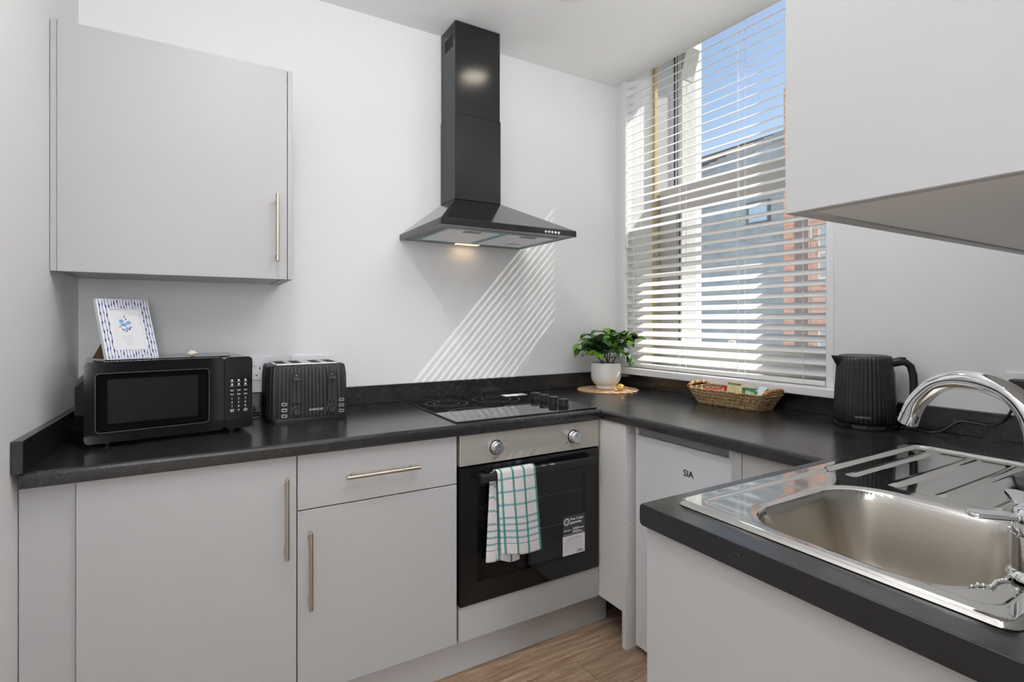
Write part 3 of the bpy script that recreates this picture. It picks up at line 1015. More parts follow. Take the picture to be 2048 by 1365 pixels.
for k in range(5):
    MB().lathe([(0.0001, 0.0045), (0.0040, 0.0042), (0.0048, 0.0025), (0.0048, 0)], 16).build('push_button', WHITEPLASTIC, lip, smooth=40, loc=(1.158 + k * 0.0155, HYF, 1.5475), rot=(PI / 2, 0, 0))
    text('button_mark', 'o', 0.006, PRINTWHITE, lip, (1.1565 + k * 0.0155, HYF - 0.0003, 1.5395), FACE_MY)

# ------------------------------------------------------------------ hob
t = thing('ceramic_hob', 'black glass hob with four knobs set into the back worktop', 'hob')
hob_z = ZT + 0.0055
box('glass_plate', (0.722, 1.588, ZT + 0.0004), (1.315, 2.088, hob_z), HOBGLASS, t, 0.0012, 2)
for x, yy, r in ((0.850, 1.968, 0.085), (1.078, 1.968, 0.100), (0.862, 1.722, 0.102), (1.070, 1.722, 0.082)):
    mb = MB()
    for rr in (r, r * 0.62):
        mb.lathe([(rr - 0.0008, 0.0002), (rr + 0.0008, 0.0002)], 64)
    mb.build('heating_zone', mat('zone_print', (0.16, 0.16, 0.165, 1), 0.3), t, loc=(x, yy, hob_z))
for yy in (1.678, 1.748, 1.815, 1.882):
    k = MB().lathe([(0.0205, 0.0003), (0.0205, 0.011), (0.0190, 0.0115), (0.0190, 0.0135), (0.0200, 0.014), (0.0200, 0.0255), (0.0185, 0.0275), (0.0001, 0.0275)], 28).build('knob', BLACKPLASTIC, t, smooth=35, loc=(1.222, yy, hob_z))
    box('pointer', (-0.0008, -0.018, 0.0276), (0.0008, -0.004, 0.0280), PRINTGREY, k)
lab = box('paper_label', (1.150, 2.008, hob_z + 0.0002), (1.262, 2.058, hob_z + 0.0006), PAPER, t)
for k in range(4):
    box('label_print', (1.165, 2.015 + k * 0.010, hob_z + 0.0007), (1.165 + (0.08, 0.06, 0.075, 0.05)[k], 2.018 + k * 0.010, hob_z + 0.0008), PRINTGREY, lab)

# ------------------------------------------------------------------ oven
t = thing('built_in_oven', 'built-in electric oven with steel control strip and black glass door', 'oven')
OX0, OX1, OY = 0.7265, 1.3115, 1.574
fa = box('control_fascia', (OX0, OY - 0.001, 0.7165), (OX1, OY + 0.024, 0.8185), STEEL_FASCIA, t, 0.0015, 2)
for kx, ang in ((0.862, 0), (1.190, 0)):
    kn = MB().lathe([(0.0225, 0), (0.0225, 0.004), (0.0205, 0.006), (0.0200, 0.020), (0.0180, 0.0225), (0.0001, 0.0225)], 32).build('knob', CHROME if kx < 1 else CHROME, fa, smooth=30, loc=(kx, OY - 0.0012, 0.766), rot=(PI / 2, 0, 0))
    MB().lathe([(0.0001, 0.0228), (0.0165, 0.0228), (0.0170, 0.0222)], 28).build('knob_cap', mat('knob_satin', (0.62, 0.66, 0.72, 1), 0.25, 0.9), kn, smooth=40)
    box('pointer', (-0.0008, 0.003, 0.0229), (0.0008, 0.0150, 0.0232), PRINTBLACK, kn)
    MB().lathe([(0.0226, 0.0004), (0.0260, 0.0004), (0.0262, 0)], 32).build('knob_ring', DARKGREY, kn)
    for k in range(8):
        aa = 2 * PI * k / 8 + 0.2
        if kx < 1:
            sq = 0.0032
            rr = 0.038
            ox_, oz_ = kx + rr * math.sin(aa), 0.766 + rr * math.cos(aa)
            if k % 2 == 0 or k == 1:
                mb = MB()
                ring_y(mb, [(ox_ - sq, oz_ - sq), (ox_ + sq, oz_ - sq), (ox_ + sq, oz_ + sq), (ox_ - sq, oz_ + sq)],
                       [(ox_ - sq + .0006, oz_ - sq + .0006), (ox_ + sq - .0006, oz_ - sq + .0006), (ox_ + sq - .0006, oz_ + sq - .0006), (ox_ - sq + .0006, oz_ + sq - .0006)], OY - 0.0014, OY - 0.0011)
                mb.build('mode_symbol', PRINTBLACK, fa)
        else:
            s_ = ('0', '50', '100', '150', '175', '200', '225', '250')[k]
            text('scale_number', s_, 0.0062, PRINTBLACK, fa, (kx + 0.035 * math.sin(aa) - 0.005, OY - 0.0013, 0.764 + 0.035 * math.cos(aa)), FACE_MY)
MB().lathe([(0.0001, 0.0006), (0.0016, 0.0006), (0.0016, 0)], 10).build('pilot_light', DARKGREY, fa, loc=(1.245, OY - 0.0011, 0.776), rot=(PI / 2, 0, 0))
# door: black glass ring with a smoked window
dr = bpy.data.objects.new('door', None)
COL.objects.link(dr)
dr.parent = t
mb = MB()
ring_y(mb, rrect(OX0, 0.2535, OX1, 0.7105, 0.003, 3), rrect(0.792, 0.322, 1.244, 0.642, 0.006, 3), OY, OY + 0.020)
mb.build('door_glass_border', BLACKGLOSS, dr)
box('door_window', (0.7925, OY + 0.0005, 0.3225), (1.2435, OY + 0.004, 0.6415), OVENGLASS, dr)
hb = MB().prism_axis(rrect(1.533, 0.664, 1.551, 0.690, 0.005, 4), 'x', 0.785, 1.275).build('handle', BLACKPLASTIC, dr, 0.001, 1, smooth=40)
for hx in (0.800, 1.260):
    box('handle_post', (hx - 0.012, 1.5515, 0.667), (hx + 0.012, OY - 0.0003, 0.687), BLACKPLASTIC, hb, 0.002)
# cavity, open to the front
mb = MB()
mb.box((0.760, OY + 0.022, 0.290), (0.768, 2.02, 0.690)).box((1.268, OY + 0.022, 0.290), (1.276, 2.02, 0.690))
mb.box((0.768, OY + 0.022, 0.282), (1.268, 2.02, 0.290)).box((0.768, OY + 0.022, 0.690), (1.268, 2.02, 0.698)).box((0.760, 2.02, 0.282), (1.276, 2.028, 0.698))
mb.build('cavity', CAVITY, t)
for zz in (0.430, 0.545):
    mb = MB()
    mb.tube([(0.772, 1.62, zz), (1.264, 1.62, zz)], 0.0028, 6).tube([(0.772, 1.99, zz), (1.264, 1.99, zz)], 0.0028, 6)
    for k in range(15):
        xx = 0.785 + k * 0.0331
        mb.tube([(xx, 1.62, zz), (xx, 1.99, zz)], 0.0015, 5)
    mb.build('wire_rack', RACK, t)
# sticker on the glass
st = box('guarantee_sticker', (1.142, OY - 0.0006, 0.3995), (1.2440, OY - 0.0001, 0.4735), STICKERDARK, dr)
text('sticker_text', 'Free 3 year\nguarantee', 0.0132, PRINTWHITE, st, (1.1755, OY - 0.0008, 0.4550), FACE_MY, bold=0.0004)
text('sticker_text', 'Call now', 0.0090, PRINTWHITE, st, (1.146, OY - 0.0008, 0.4170), FACE_MY, bold=0.0002)
for k, wd in enumerate((0.030, 0.053, 0.026, 0.042)):
    box('sticker_line', (1.187, OY - 0.0008, 0.4250 - k * 0.0056), (1.187 + wd, OY - 0.0007, 0.4285 - k * 0.0056 - (0.0015 if k % 2 == 0 else 0)), PRINTWHITE, st)
mb = MB().lathe([(0.0085, 0), (0.0135, 0)], 28)
mb.build('sticker_badge', PRINTWHITE, st, loc=(1.1595, OY - 0.0008, 0.4520), rot=(PI / 2, 0, 0))
text('sticker_text', '3', 0.014, PRINTWHITE, st, (1.1560, OY - 0.0008, 0.4475), FACE_MY)
box('sticker_rule', (1.146, OY - 0.0008, 0.4030), (1.240, OY - 0.0007, 0.4042), PRINTWHITE, st)
sl = box('guarantee_label', (1.142, OY - 0.0006, 0.3275), (1.2440, OY - 0.0001, 0.3990), PAPER, dr)
text('label_text', 'LAMONA', 0.0175, PRINTGREY, sl, (1.158, OY - 0.0008, 0.3795), FACE_MY)
for k, wd in enumerate((0.055, 0.088, 0.086, 0.084, 0.087, 0.080, 0.040)):
    box('label_rule', (1.148, OY - 0.0008, 0.3735 - k * 0.0053), (1.148 + wd, OY - 0.0007, 0.3748 - k * 0.0053 - (0.0005 if k > 1 else 0)), PRINTGREY, sl)
for k, wd in enumerate((0.022, 0.032)):
    box('label_line', (1.207, OY - 0.0008, 0.3385 - k * 0.0060), (1.207 + wd, OY - 0.0007, 0.3412 - k * 0.0060), PRINTBLACK, sl)

# ------------------------------------------------------------------ tea towel over the oven handle
t = thing('tea_towel', 'white tea towel with green and blue checks hanging on the oven handle', 'towel')


def towel_layer(name, x0, x1, y_off, z_top, z_bot, wave, seed, over=None, slant=0.0, u0=0.0):
    rnd = random.Random(seed)
    nx, nz = 26, 46
    ph = rnd.random() * 6
    vs, uvs, fs = [], [], []
    L = z_top - z_bot
    for j in range(nz + 1):
        f = j / nz
        for i in range(nx + 1):
            g_ = i / nx
            w_ = (x1 - x0) * (1 + 0.06 * f)
            x = x0 + (g_ - 0.0) * w_ + slant * f
            z = z_top - L * f + 0.006 * math.sin(g_ * 5 + ph) * f - 0.01 * g_ * f
            yy = y_off + wave * f * math.sin(g_ * 7.5 + ph + f * 1.2) - 0.004 * math.sin(g_ * PI) * f
            vs.append((x, yy, z))
            uvs.append((u0 + g_ * (x1 - x0), L * (1 - f)))
    base = len(vs)
    for j in range(nz):
        for i in range(nx):
            a_ = j * (nx + 1) + i
            fs.append((a_, a_ + 1, a_ + nx + 2, a_ + nx + 1))
    if over:
        # wrap over the bar: arc from the front layer's top to the back
        yc, zc_, r_ = over
        n2 = 10
        idx0 = list(range(nx + 1))
        prev = idx0
        for k in range(1, n2 + 1):
            a_ = PI * k / n2
            cur = []
            for i in range(nx + 1):
                x, _, _ = vs[i]
                cur.append(len(vs))
                vs.append((x - 0.003 * k / n2, yc - r_ * math.cos(a_), zc_ + r_ * math.sin(a_) * 0.75))
                uvs.append((u0 + i / nx * (x1 - x0), L + r_ * a_))
            for i in range(nx):
                fs.append((cur[i], cur[i + 1], prev[i + 1], prev[i]))
            prev = cur
    me = bpy.data.meshes.new(name)
    me.from_pydata(vs, [], fs)
    ul = me.uv_layers.new(name='UVMap')
    for lp in me.loops:
        ul.data[lp.index].uv = uvs[lp.vertex_index]
    for p in me.polygons:
        p.use_smooth = True
    o = link(name, me, TOWEL, t)
    sm = o.modifiers.new('thick', 'SOLIDIFY')
    sm.thickness = 0.0035
    sm.offset = 0
    return o


towel_layer('front_flap', 0.842, 0.992, 1.5275, 0.688, 0.412, 0.0035, 3, over=(1.5420, 0.688, 0.0145), slant=0.016, u0=0.004)
towel_layer('back_flap', 0.832, 0.972, 1.5610, 0.687, 0.392, 0.0030, 5, slant=-0.018, u0=0.022)
towel_layer('inner_flap', 0.846, 0.930, 1.5545, 0.655, 0.384, 0.0022, 8, slant=0.008, u0=0.010)

# ------------------------------------------------------------------ sink, tap, plug chain
sink = thing('inset_sink', 'stainless steel sink with bowl and ridged drainer', 'sink')
BX0, BX1, BY0, BY1, BR = 0.788, 1.148, 0.268, 0.588, 0.095
DX0, DX1, DY0, DY1 = 1.195, 1.640, 0.238, 0.664


def sd_rr(x, y, x0, y0, x1, y1, r):
    qx = abs(x - (x0 + x1) / 2) - (x1 - x0) / 2 + r
    qy = abs(y - (y0 + y1) / 2) - (y1 - y0) / 2 + r
    return min(max(qx, qy), 0) + math.hypot(max(qx, 0), max(qy, 0)) - r


def sst(t_):
    t_ = max(0.0, min(1.0, t_))
    return t_ * t_ * (3 - 2 * t_)


def sink_z(x, y):
    z = 0.0085
    eo = -sd_rr(x, y, SX0, SY0, SX1, SY1, 0.020)
    z -= 0.0080 * (1 - sst(eo / 0.006))
    di = -sd_rr(x, y, SX0 + 0.026, SY0 + 0.022, SX1 - 0.022, SY1 - 0.030, 0.030)
    z -= 0.0036 * sst(di / 0.009)
    db = -sd_rr(x, y, BX0, BY0, BX1, BY1, BR)
    if db > -0.012:
        z -= 0.0022 * sst((db + 0.012) / 0.012)
    if db > 0:
        t_ = min(1.0, db / 0.052)
        z -= 0.150 * (t_ * t_ * (3 - 2 * t_)) ** 0.85
        cx_, cy_ = (BX0 + BX1) / 2, (BY0 + BY1) / 2
        z -= 0.006 * sst((db - 0.05) / 0.11)
    dd = -sd_rr(x, y, DX0, DY0, DX1, DY1, 0.02)
    if dd > 0:
        z -= 0.0025 * sst(dd / 0.006)
        fx = sst((x - DX0 - 0.012) / 0.02) * sst((DX1 - 0.018 - x) / 0.02)
        for ry in (0.285, 0.365, 0.448, 0.530, 0.612):
            q = abs(y - ry) / 0.013
            if q < 1:
                z += 0.0042 * fx * (0.5 + 0.5 * math.cos(PI * q)) ** 0.8
    return ZT + 0.0008 + z


NXS, NYS = 300, 170
gx = [SX0 + (SX1 - SX0) * i / NXS for i in range(NXS + 1)]
gy = [SY0 + (SY1 - SY0) * j / NYS for j in range(NYS + 1)]
sv = {}


def sink_part(name, m, keep):
    idx, vs, fs = {}, [], []

    def vid(i, j):
        if (i, j) not in idx:
            if (i, j) not in sv:
                # round the outer corners of the flange
                x, y = gx[i], gy[j]
                e = sd_rr(x, y, SX0, SY0, SX1, SY1, 0.020)
                if e > 0:
                    cx_ = min(max(x, SX0 + 0.02), SX1 - 0.02)
                    cy_ = min(max(y, SY0 + 0.02), SY1 - 0.02)
                    L_ = math.hypot(x - cx_, y - cy_)
                    x, y = cx_ + (x - cx_) / L_ * 0.02, cy_ + (y - cy_) / L_ * 0.02
                sv[(i, j)] = (x, y, sink_z(x, y))
            idx[(i, j)] = len(vs)
            vs.append(sv[(i, j)])
        return idx[(i, j)]
    for i in range(NXS):
        for j in range(NYS):
            if keep((gx[i] + gx[i + 1]) / 2, (gy[j] + gy[j + 1]) / 2):
                fs.append((vid(i, j), vid(i + 1, j), vid(i + 1, j + 1), vid(i, j + 1)))
    me = bpy.data.meshes.new(name)
    me.from_pydata(vs, [], fs)
    for p in me.polygons:
        p.use_smooth = True
    return link(name, me, m, sink)


in_bowl = lambda x, y: sd_rr(x, y, BX0, BY0, BX1, BY1, BR) < -0.004
in_drain = lambda x, y: sd_rr(x, y, DX0, DY0, DX1, DY1, 0.02) < 0.008
sink_part('bowl', STEEL_BOWL, in_bowl)
sink_part('drainer', STEEL_DECK, in_drain)
sink_part('rim', STEEL_DECK, lambda x, y: not in_bowl(x, y) and not in_drain(x, y))
bz = sink_z(1.0, 0.428)
MB().lathe([(0.041, 0.0008), (0.040, 0.003), (0.030, 0.0025), (0.027, -0.001), (0.0001, -0.001)], 32).build('waste', CHROME, sink, smooth=50, loc=(1.03, 0.428, bz))

TX, TY = 0.922, 0.2385
tz = sink_z(TX, TY)
t = thing('mixer_tap', 'chrome swan neck mixer tap with two flat levers on the sink', 'tap', (TX, TY, tz))
MB().lathe([(0.0300, 0.0005), (0.0312, 0.004), (0.0295, 0.009), (0.0265, 0.012), (0.0262, 0.055), (0.0270, 0.056), (0.0270, 0.0575), (0.0262, 0.0585), (0.0258, 0.080), (0.0225, 0.090), (0.0150, 0.096), (0.0001, 0.097)], 36).build('body', CHROME, t, smooth=35)
tip = Vector((0.997 - TX, 0.4143 - TY, 0))
prof_sp = [(0.0, 0.094), (0.0, 0.150), (0.010, 0.186), (0.06, 0.212), (0.16, 0.232), (0.30, 0.2425), (0.45, 0.2460), (0.60, 0.2435), (0.74, 0.233), (0.86, 0.213), (0.94, 0.193), (1.0, 0.166)]
# smooth the spout's path
pts = []
for k in range(len(prof_sp) - 1):
    p0, p1, p2, p3 = (prof_sp[max(0, min(len(prof_sp) - 1, k + d_))] for d_ in (-1, 0, 1, 2))
    for s_ in range(5):
        u = s_ / 5
        q = [0.5 * ((2 * p1[c]) + (-p0[c] + p2[c]) * u + (2 * p0[c] - 5 * p1[c] + 4 * p2[c] - p3[c]) * u * u + (-p0[c] + 3 * p1[c] - 3 * p2[c] + p3[c]) * u ** 3) for c in (0, 1)]
        pts.append(Vector((tip.x * q[0], tip.y * q[0], q[1])))
pts.append(Vector((tip.x, tip.y, 0.166)))
MB().tube(pts, 0.0135, 22).build('spout', CHROME, t, smooth=50)
dn = (pts[-1] - pts[-3]).normalized()
nz_ = MB().tube([pts[-1] - dn * 0.016, pts[-1] + dn * 0.0005], 0.0140, 22, caps=False)
nz_.tube([pts[-1] - dn * 0.004, pts[-1] - dn * 0.0035], 0.0118, 22)
nz_.build('nozzle', CHROME, t, smooth=40)
for (lx, ly) in ((-0.062, 0.052), (0.103, 0.054)):
    L_ = math.hypot(lx, ly)
    ang = math.atan2(ly, lx)
    lv = MB().prism(rrect(0.022, -0.0115, L_, 0.0115, 0.0113, 7), 0.0, 0.006)
    lv.build('lever', CHROME, t, 0.0016, 2, smooth=20, loc=(0, 0, 0.076), rot=(0, -0.03, ang))

t = thing('plug_chain', 'silver ball chain from the tap base down into the bowl', 'chain', (0.9, 0.255, ZT))
bead = MB().lathe([(0.0001, -0.0024), (0.0017, -0.0017), (0.0024, 0), (0.0017, 0.0017), (0.0001, 0.0024)], 8).mesh('bead', smooth=60)
cpath = []
for k in range(16):
    f = k / 15
    if f < 0.62:
        g_ = f / 0.62
        x, yy = 0.888 - 0.040 * g_, 0.2600 + 0.006 * g_ + 0.003 * math.sin(g_ * 5)
    else:
        g_ = (f - 0.62) / 0.38
        x, yy = 0.848 - 0.006 * g_, 0.2660 + 0.030 * g_
    cpath.append((x - 0.9, yy - 0.255, sink_z(x, yy) + 0.0026 - ZT))
for p in cpath:
    link('bead', bead, CHROME, t, p)
MB().tube(cpath, 0.0006, 5).build('link_wire', CHROME, t)

# ------------------------------------------------------------------ microwave
mw = thing('microwave_oven', 'gloss black microwave oven standing in the left corner of the worktop', 'microwave', (-0.270, 1.757, ZT), math.radians(8.3))
MW, MD, MZ0, MZ1 = 0.406, 0.300, 0.012, 0.2295
MB().prism_axis(rrect(0.002, MZ0 + 0.002, MW - 0.002, MZ1 - 0.001, 0.010, 4), 'y', 0.0225, MD).build('body', BLACKGLOSS, mw, 0.002, 2)
sb = MB()
ys, zs = [0.050, 0.078, 0.262, 0.290], [0.030, 0.052, 0.158, 0.184]
vs = [(0.0018, yy, zz) for yy, zz in ((ys[0], zs[0]), (ys[3], zs[0]), (ys[3], zs[3]), (ys[0], zs[3]))] + [(-0.020, yy, zz) for yy, zz in ((ys[1], zs[1]), (ys[2], zs[1]), (ys[2], zs[2]), (ys[1], zs[2]))]
sb.add(vs, [(0, 1, 5, 4), (1, 2, 6, 5), (2, 3, 7, 6), (3, 0, 4, 7), (4, 5, 6, 7), (0, 3, 2, 1)])
sp = sb.build('side_bulge', BLACKGLOSS, mw, 0.004, 2)
for k in range(5):
    box('vent_slot', (-0.0206, 0.085, 0.056 + k * 0.0085), (-0.0201, 0.150, 0.060 + k * 0.0085), BLACKGAP, sp)
sp = MB().prism(rrect(0.045, 0.055, 0.360, 0.270, 0.02, 4), MZ1 - 0.0008, MZ1 + 0.0012).build('top_emboss', BLACKGLOSS, mw, 0.0006, 1)
mb = MB()
ring_y(mb, rrect(0.0, MZ0, 0.3285, MZ1, 0.012, 5), rrect(0.024, 0.040, 0.288, 0.198, 0.010, 5), 0.0, 0.022)
d = mb.build('door', BLACKGLOSS, mw, smooth=30)
mb = MB()
ring_y(mb, rrect(0.0225, 0.0385, 0.2895, 0.1995, 0.011, 5), rrect(0.0245, 0.0405, 0.2875, 0.1975, 0.0095, 5), -0.0008, 0.002)
mb.build('window_bead', DARKGREY, d, smooth=30)
box('window_pane', (0.0245, 0.0035, 0.0405), (0.2875, 0.0050, 0.1975), MWGLASS, d)
mp_m, nt_, p_ = nodes_of('perforated_screen', 0.4, 0.4)
mpx = texco(nt_, 'Object', (1, 1, 1))
sx_ = nt_.nodes.new('ShaderNodeSeparateXYZ')
nt_.links.new(mpx.outputs[0], sx_.inputs[0])
fx_ = math_n(nt_, 'PINGPONG', sx_.outputs[0], 0.0014)
fz_ = math_n(nt_, 'PINGPONG', sx_.outputs[2], 0.0014)
hole = math_n(nt_, 'LESS_THAN', math_n(nt_, 'ADD', math_n(nt_, 'MULTIPLY', fx_, fx_), math_n(nt_, 'MULTIPLY', fz_, fz_)), 0.0000009)
nt_.links.new(mixrgb(nt_, hole, (0.05, 0.05, 0.052, 1), (0.20, 0.20, 0.20, 1)), p_.inputs['Base Color'])
box('screen', (0.050, 0.012, 0.060), (0.262, 0.0135, 0.180), mp_m, d)
box('window_backing', (0.0245, 0.0165, 0.0405), (0.2875, 0.0180, 0.1975), BLACKGAP, d)
cp = MB().prism_axis(rrect(0.3300, MZ0, MW, MZ1, 0.012, 5), 'y', 0.0, 0.022).build('control_panel', BLACKGLOSS, mw, smooth=30)
box('display', (0.340, -0.0004, 0.172), (0.396, 0.0002, 0.206), mat('dark_display', (0.012, 0.010, 0.009, 1), 0.1), cp)
for r_ in range(4):
    for c_ in range(3):
        xx = 0.3495 + c_ * 0.0185
        zz = 0.155 - r_ * 0.0122
        if r_ < 2:
            MB().lathe([(0.0001, 0.0002), (0.0027, 0.0002)], 8).build('key_icon', PRINTWHITE, cp, loc=(xx, -0.0002, zz + 0.0035), rot=(PI / 2, 0, 0))
        for q in range(2 if r_ > 1 else 1):
            box('key_caption', (xx - 0.0050, -0.0004, zz - 0.0022 - q * 0.0028), (xx + 0.0050, -0.0002, zz - 0.0009 - q * 0.0028), PRINTGREY, cp)
for k, s_ in enumerate('1234567890'):
    r_, c_ = (k // 3, k % 3) if k < 9 else (3, 1)
    text('key_digit', s_, 0.0088, PRINTWHITE, cp, (0.3470 + c_ * 0.0185, -0.0004, 0.1000 - r_ * 0.0118), FACE_MY, depth=0.0003)
for xx in (0.3495, 0.3865):
    for q in range(3):
        box('key_caption', (xx - 0.0055, -0.0004, 0.0690 - q * 0.0032), (xx + 0.0055, -0.0002, 0.0706 - q * 0.0032), PRINTGREY, cp)
for xx in (0.05, MW - 0.05):
    for yy in (0.05, MD - 0.05):
        MB().lathe([(0.011, 0.0005), (0.012, 0.013)], 14, close=True).build('foot', BLACKPLASTIC, mw, smooth=40, loc=(xx, yy, 0))

# picture frame leaning on the microwave
fr = thing('photo_frame', 'white photo frame with blue striped border standing on the microwave', 'photo frame', (-0.2320, 1.842, ZT + MZ1 + 0.0016), math.radians(34))
FW, FH, FT, LEAN = 0.140, 0.182, 0.013, math.radians(19)
pv = bpy.data.objects.new('frame_panel', None)
COL.objects.link(pv)
pv.parent = fr
pv.rotation_euler = (-LEAN, 0, 0)
mb = MB()
ring_y(mb, [(0, 0), (FW, 0), (FW, FH), (0, FH)], [(0.031, 0.028), (FW - 0.031, 0.028), (FW - 0.031, FH - 0.030), (0.031, FH - 0.030)], 0.0, FT)
mb.build('moulding', mat('frame_white', (0.80, 0.80, 0.84, 1), 0.35), pv)
pic = box('print', (0.0310, 0.0045, 0.0280), (FW - 0.0310, 0.0060, FH - 0.0300), PAPER, pv)
box('backing', (0.0305, 0.0070, 0.0275), (FW - 0.0305, 0.0120, FH - 0.0295), EASEL, pv)
rnd = random.Random(4)


def ink_line(x, z0, z1, m):
    """a dribbled vertical ink stripe of uneven width"""
    n = max(4, int((z1 - z0) / 0.004))
    vs, fs = [], []
    ph = rnd.random() * 6
    for k in range(n + 1):
        z = z0 + (z1 - z0) * k / n
        w_ = 0.0008 + 0.0013 * max(0, math.sin(k * 0.95 + ph)) ** 2
        dx = 0.0007 * math.sin(k * 0.6 + ph * 2)
        vs += [(x + dx - w_, -0.0002, z), (x + dx + w_, -0.0002, z)]
    for k in range(n):
        fs.append((2 * k, 2 * k + 1, 2 * k + 3, 2 * k + 2))
    me = bpy.data.meshes.new('ink_stripe')
    me.from_pydata(vs, [], fs)
    return link('ink_stripe', me, m, pv)


for k in range(17):
    x = 0.0065 + k * 0.0080
    m_ = INK_DARK if k % 3 != 1 else INK_MID
    if x < 0.029 or x > FW - 0.029:
        ink_line(x, 0.002, FH - 0.002, m_)
    else:
        ink_line(x, 0.002, 0.0265, m_)
        ink_line(x, FH - 0.0285, FH - 0.002, m_)
# printed bunch of flowers and caption lines
def blob(name, cx_, cz_, rx, rz_, ang, m, k=8, y=0.0043):
    vs = [(cx_, y, cz_)]
    for i in range(k * 2):
        a_ = PI * i / k
        q = 1.0 if i % 2 == 0 else 0.62
        px, pz = rx * q * math.cos(a_), rz_ * q * math.sin(a_)
        vs.append((cx_ + px * math.cos(ang) - pz * math.sin(ang), y, cz_ + px * math.sin(ang) + pz * math.cos(ang)))
    fs = [(0, i + 1, (i + 1) % (k * 2) + 1) for i in range(k * 2)]
    me = bpy.data.meshes.new(name)
    me.from_pydata(vs, [], fs)
    return link(name, me, m, pic)


pcx = FW / 2 - 0.002
for (x, z, r_) in ((-0.010, 0.115, 0.0085), (0.009, 0.110, 0.0085), (-0.002, 0.104, 0.0080), (0.002, 0.092, 0.0065), (-0.009, 0.104, 0.006)):
    blob('printed_flower', pcx + x, z, r_, r_ * 0.85, 0.3, INK_SKY, 7)
for (x, z, a_) in ((0.000, 0.129, 1.57), (0.003, 0.121, 0.9), (-0.015, 0.098, 0.1), (0.012, 0.096, 0.5), (0.008, 0.089, 0.2), (-0.009, 0.090, -0.2), (0.000, 0.084, 1.2), (-0.006, 0.0865, 0.2), (0.010, 0.092, 0.6)):
    blob('printed_leaf', pcx + x, z, 0.0055, 0.0016, a_, INK_DARK, 4, 0.0042)
for k, wd in enumerate((0.026, 0.024, 0.020, 0.018, 0.014)):
    box('caption_line', (pcx - wd / 2, 0.0042, 0.068 - k * 0.0062), (pcx + wd / 2, 0.0044, 0.0690 - k * 0.0062), PRINTGREY, pic)
st_h = 0.10
ea = MB().add([(0.050, FT + 0.001, st_h), (0.077, FT + 0.001, st_h), (0.090, FT + 0.001, st_h - 0.01)], [])
eb = MB()
zt_, yt_ = st_h * math.cos(LEAN), st_h * math.sin(LEAN) + FT + 0.001
eb.add([(0.004, yt_ - 0.010, 0.045), (0.0065, yt_ - 0.010, 0.045), (0.0065, yt_ + 0.035, 0.0006), (0.004, yt_ + 0.035, 0.0006), (0.004, 0.024, 0.0006), (0.0065, 0.024, 0.0006)],
       [(0, 3, 4), (1, 5, 2), (0, 1, 2, 3), (0, 4, 5, 1), (4, 3, 2, 5)])
eb.build('easel_leg', EASEL, fr)


# shells
def shell(name, label, loc, rotz, size, m1, m2, whorls=4):
    t_ = thing(name, label, 'seashell', loc, rotz)
    prof_ = []
    n = 26
    for k in range(n + 1):
        f = k / n
        r_ = size * 0.30 * (math.sin(PI * min(1, f * 1.12 + 0.02)) ** 0.8 if f < 0.86 else (1 - f) * 1.9)
        r_ *= 1 + 0.10 * math.sin(f * whorls * 2 * PI)
        prof_.append((max(0.0002, r_), size * f - size / 2))
    b_ = MB().lathe(prof_, 20, rfun=lambda a_, z_: 1 + 0.07 * math.sin(7 * a_))
    b_.build('shell_body', m1, t_, smooth=50, loc=(0, 0, size * 0.28), rot=(0, PI / 2, 0))
    n_ = 6
    for k in range(n_):
        a_ = -0.9 + 1.8 * k / (n_ - 1)
        f = MB().tube([(0, 0, 0.004), (size * 0.30 * math.sin(a_) * 1.0, -size * 0.24, 0.0035 + size * 0.10 * math.cos(a_))], [0.0022, 0.0007], 6)
        f.build('shell_rib', m2, t_, smooth=50)
    return t_


shell('seashell', 'small rust and cream shell on top of the microwave', (-0.027, 1.905, ZT + MZ1 + 0.0016), 0.2, 0.030, SHELL_A, SHELL_B)

# ------------------------------------------------------------------ toaster
ts = thing('toaster', 'black ribbed four slot toaster between microwave and hob', 'toaster', (0.3115, 1.9975, ZT))


def ribbed_ring(hw, hd, r, z, nper, amp, nrib):
    base = rrect(-hw, -hd, hw, hd, r, 8)
    # resample evenly
    P_ = [Vector((x, y)) for x, y in base]
    P_.append(P_[0])
    Ls = [0]
    for k in range(1, len(P_)):
        Ls.append(Ls[-1] + (P_[k] - P_[k - 1]).length)
    tot = Ls[-1]
    out, k = [], 0
    for i in range(nper):
        s_ = tot * i / nper
        while Ls[k + 1] < s_:
            k += 1
        d_ = (P_[k + 1] - P_[k])
        q = P_[k] + d_ * ((s_ - Ls[k]) / max(1e-9, Ls[k + 1] - Ls[k]))
        nrm = Vector((d_.y, -d_.x)).normalized()
        q = q + nrm * amp * math.cos(2 * PI * nrib * i / nper)
        out.append((q.x, q.y, z))
    return out


NPER = 432
vs, fs = [], []
lv_ = [(0.130, 0.097, 0.010, 0.0), (0.1325, 0.099, 0.018, 0.0009), (0.1300, 0.097, 0.150, 0.0009), (0.1265, 0.095, 0.180, 0.0009), (0.1235, 0.092, 0.187, 0.0008), (0.118, 0.086, 0.1885, 0.0)]
for hw, hd, z, am in lv_:
    vs += ribbed_ring(hw, hd, 0.030, z, NPER, am, 72)
for k in range(len(lv_) - 1):
    for i in range(NPER):
        j = (i + 1) % NPER
        fs.append((k * NPER + i, k * NPER + j, (k + 1) * NPER + j, (k + 1) * NPER + i))
fs.append(tuple(range(NPER - 1, -1, -1)))
fs.append(tuple((len(lv_) - 1) * NPER + i for i in range(NPER)))
MB().add(vs, fs).build('body', BLACKPLASTIC, ts, smooth=60)
MB().prism(rrect(-0.124, -0.091, 0.124, 0.091, 0.028, 6), 0.0006, 0.0105).build('base', BLACKPLASTIC, ts, smooth=40)
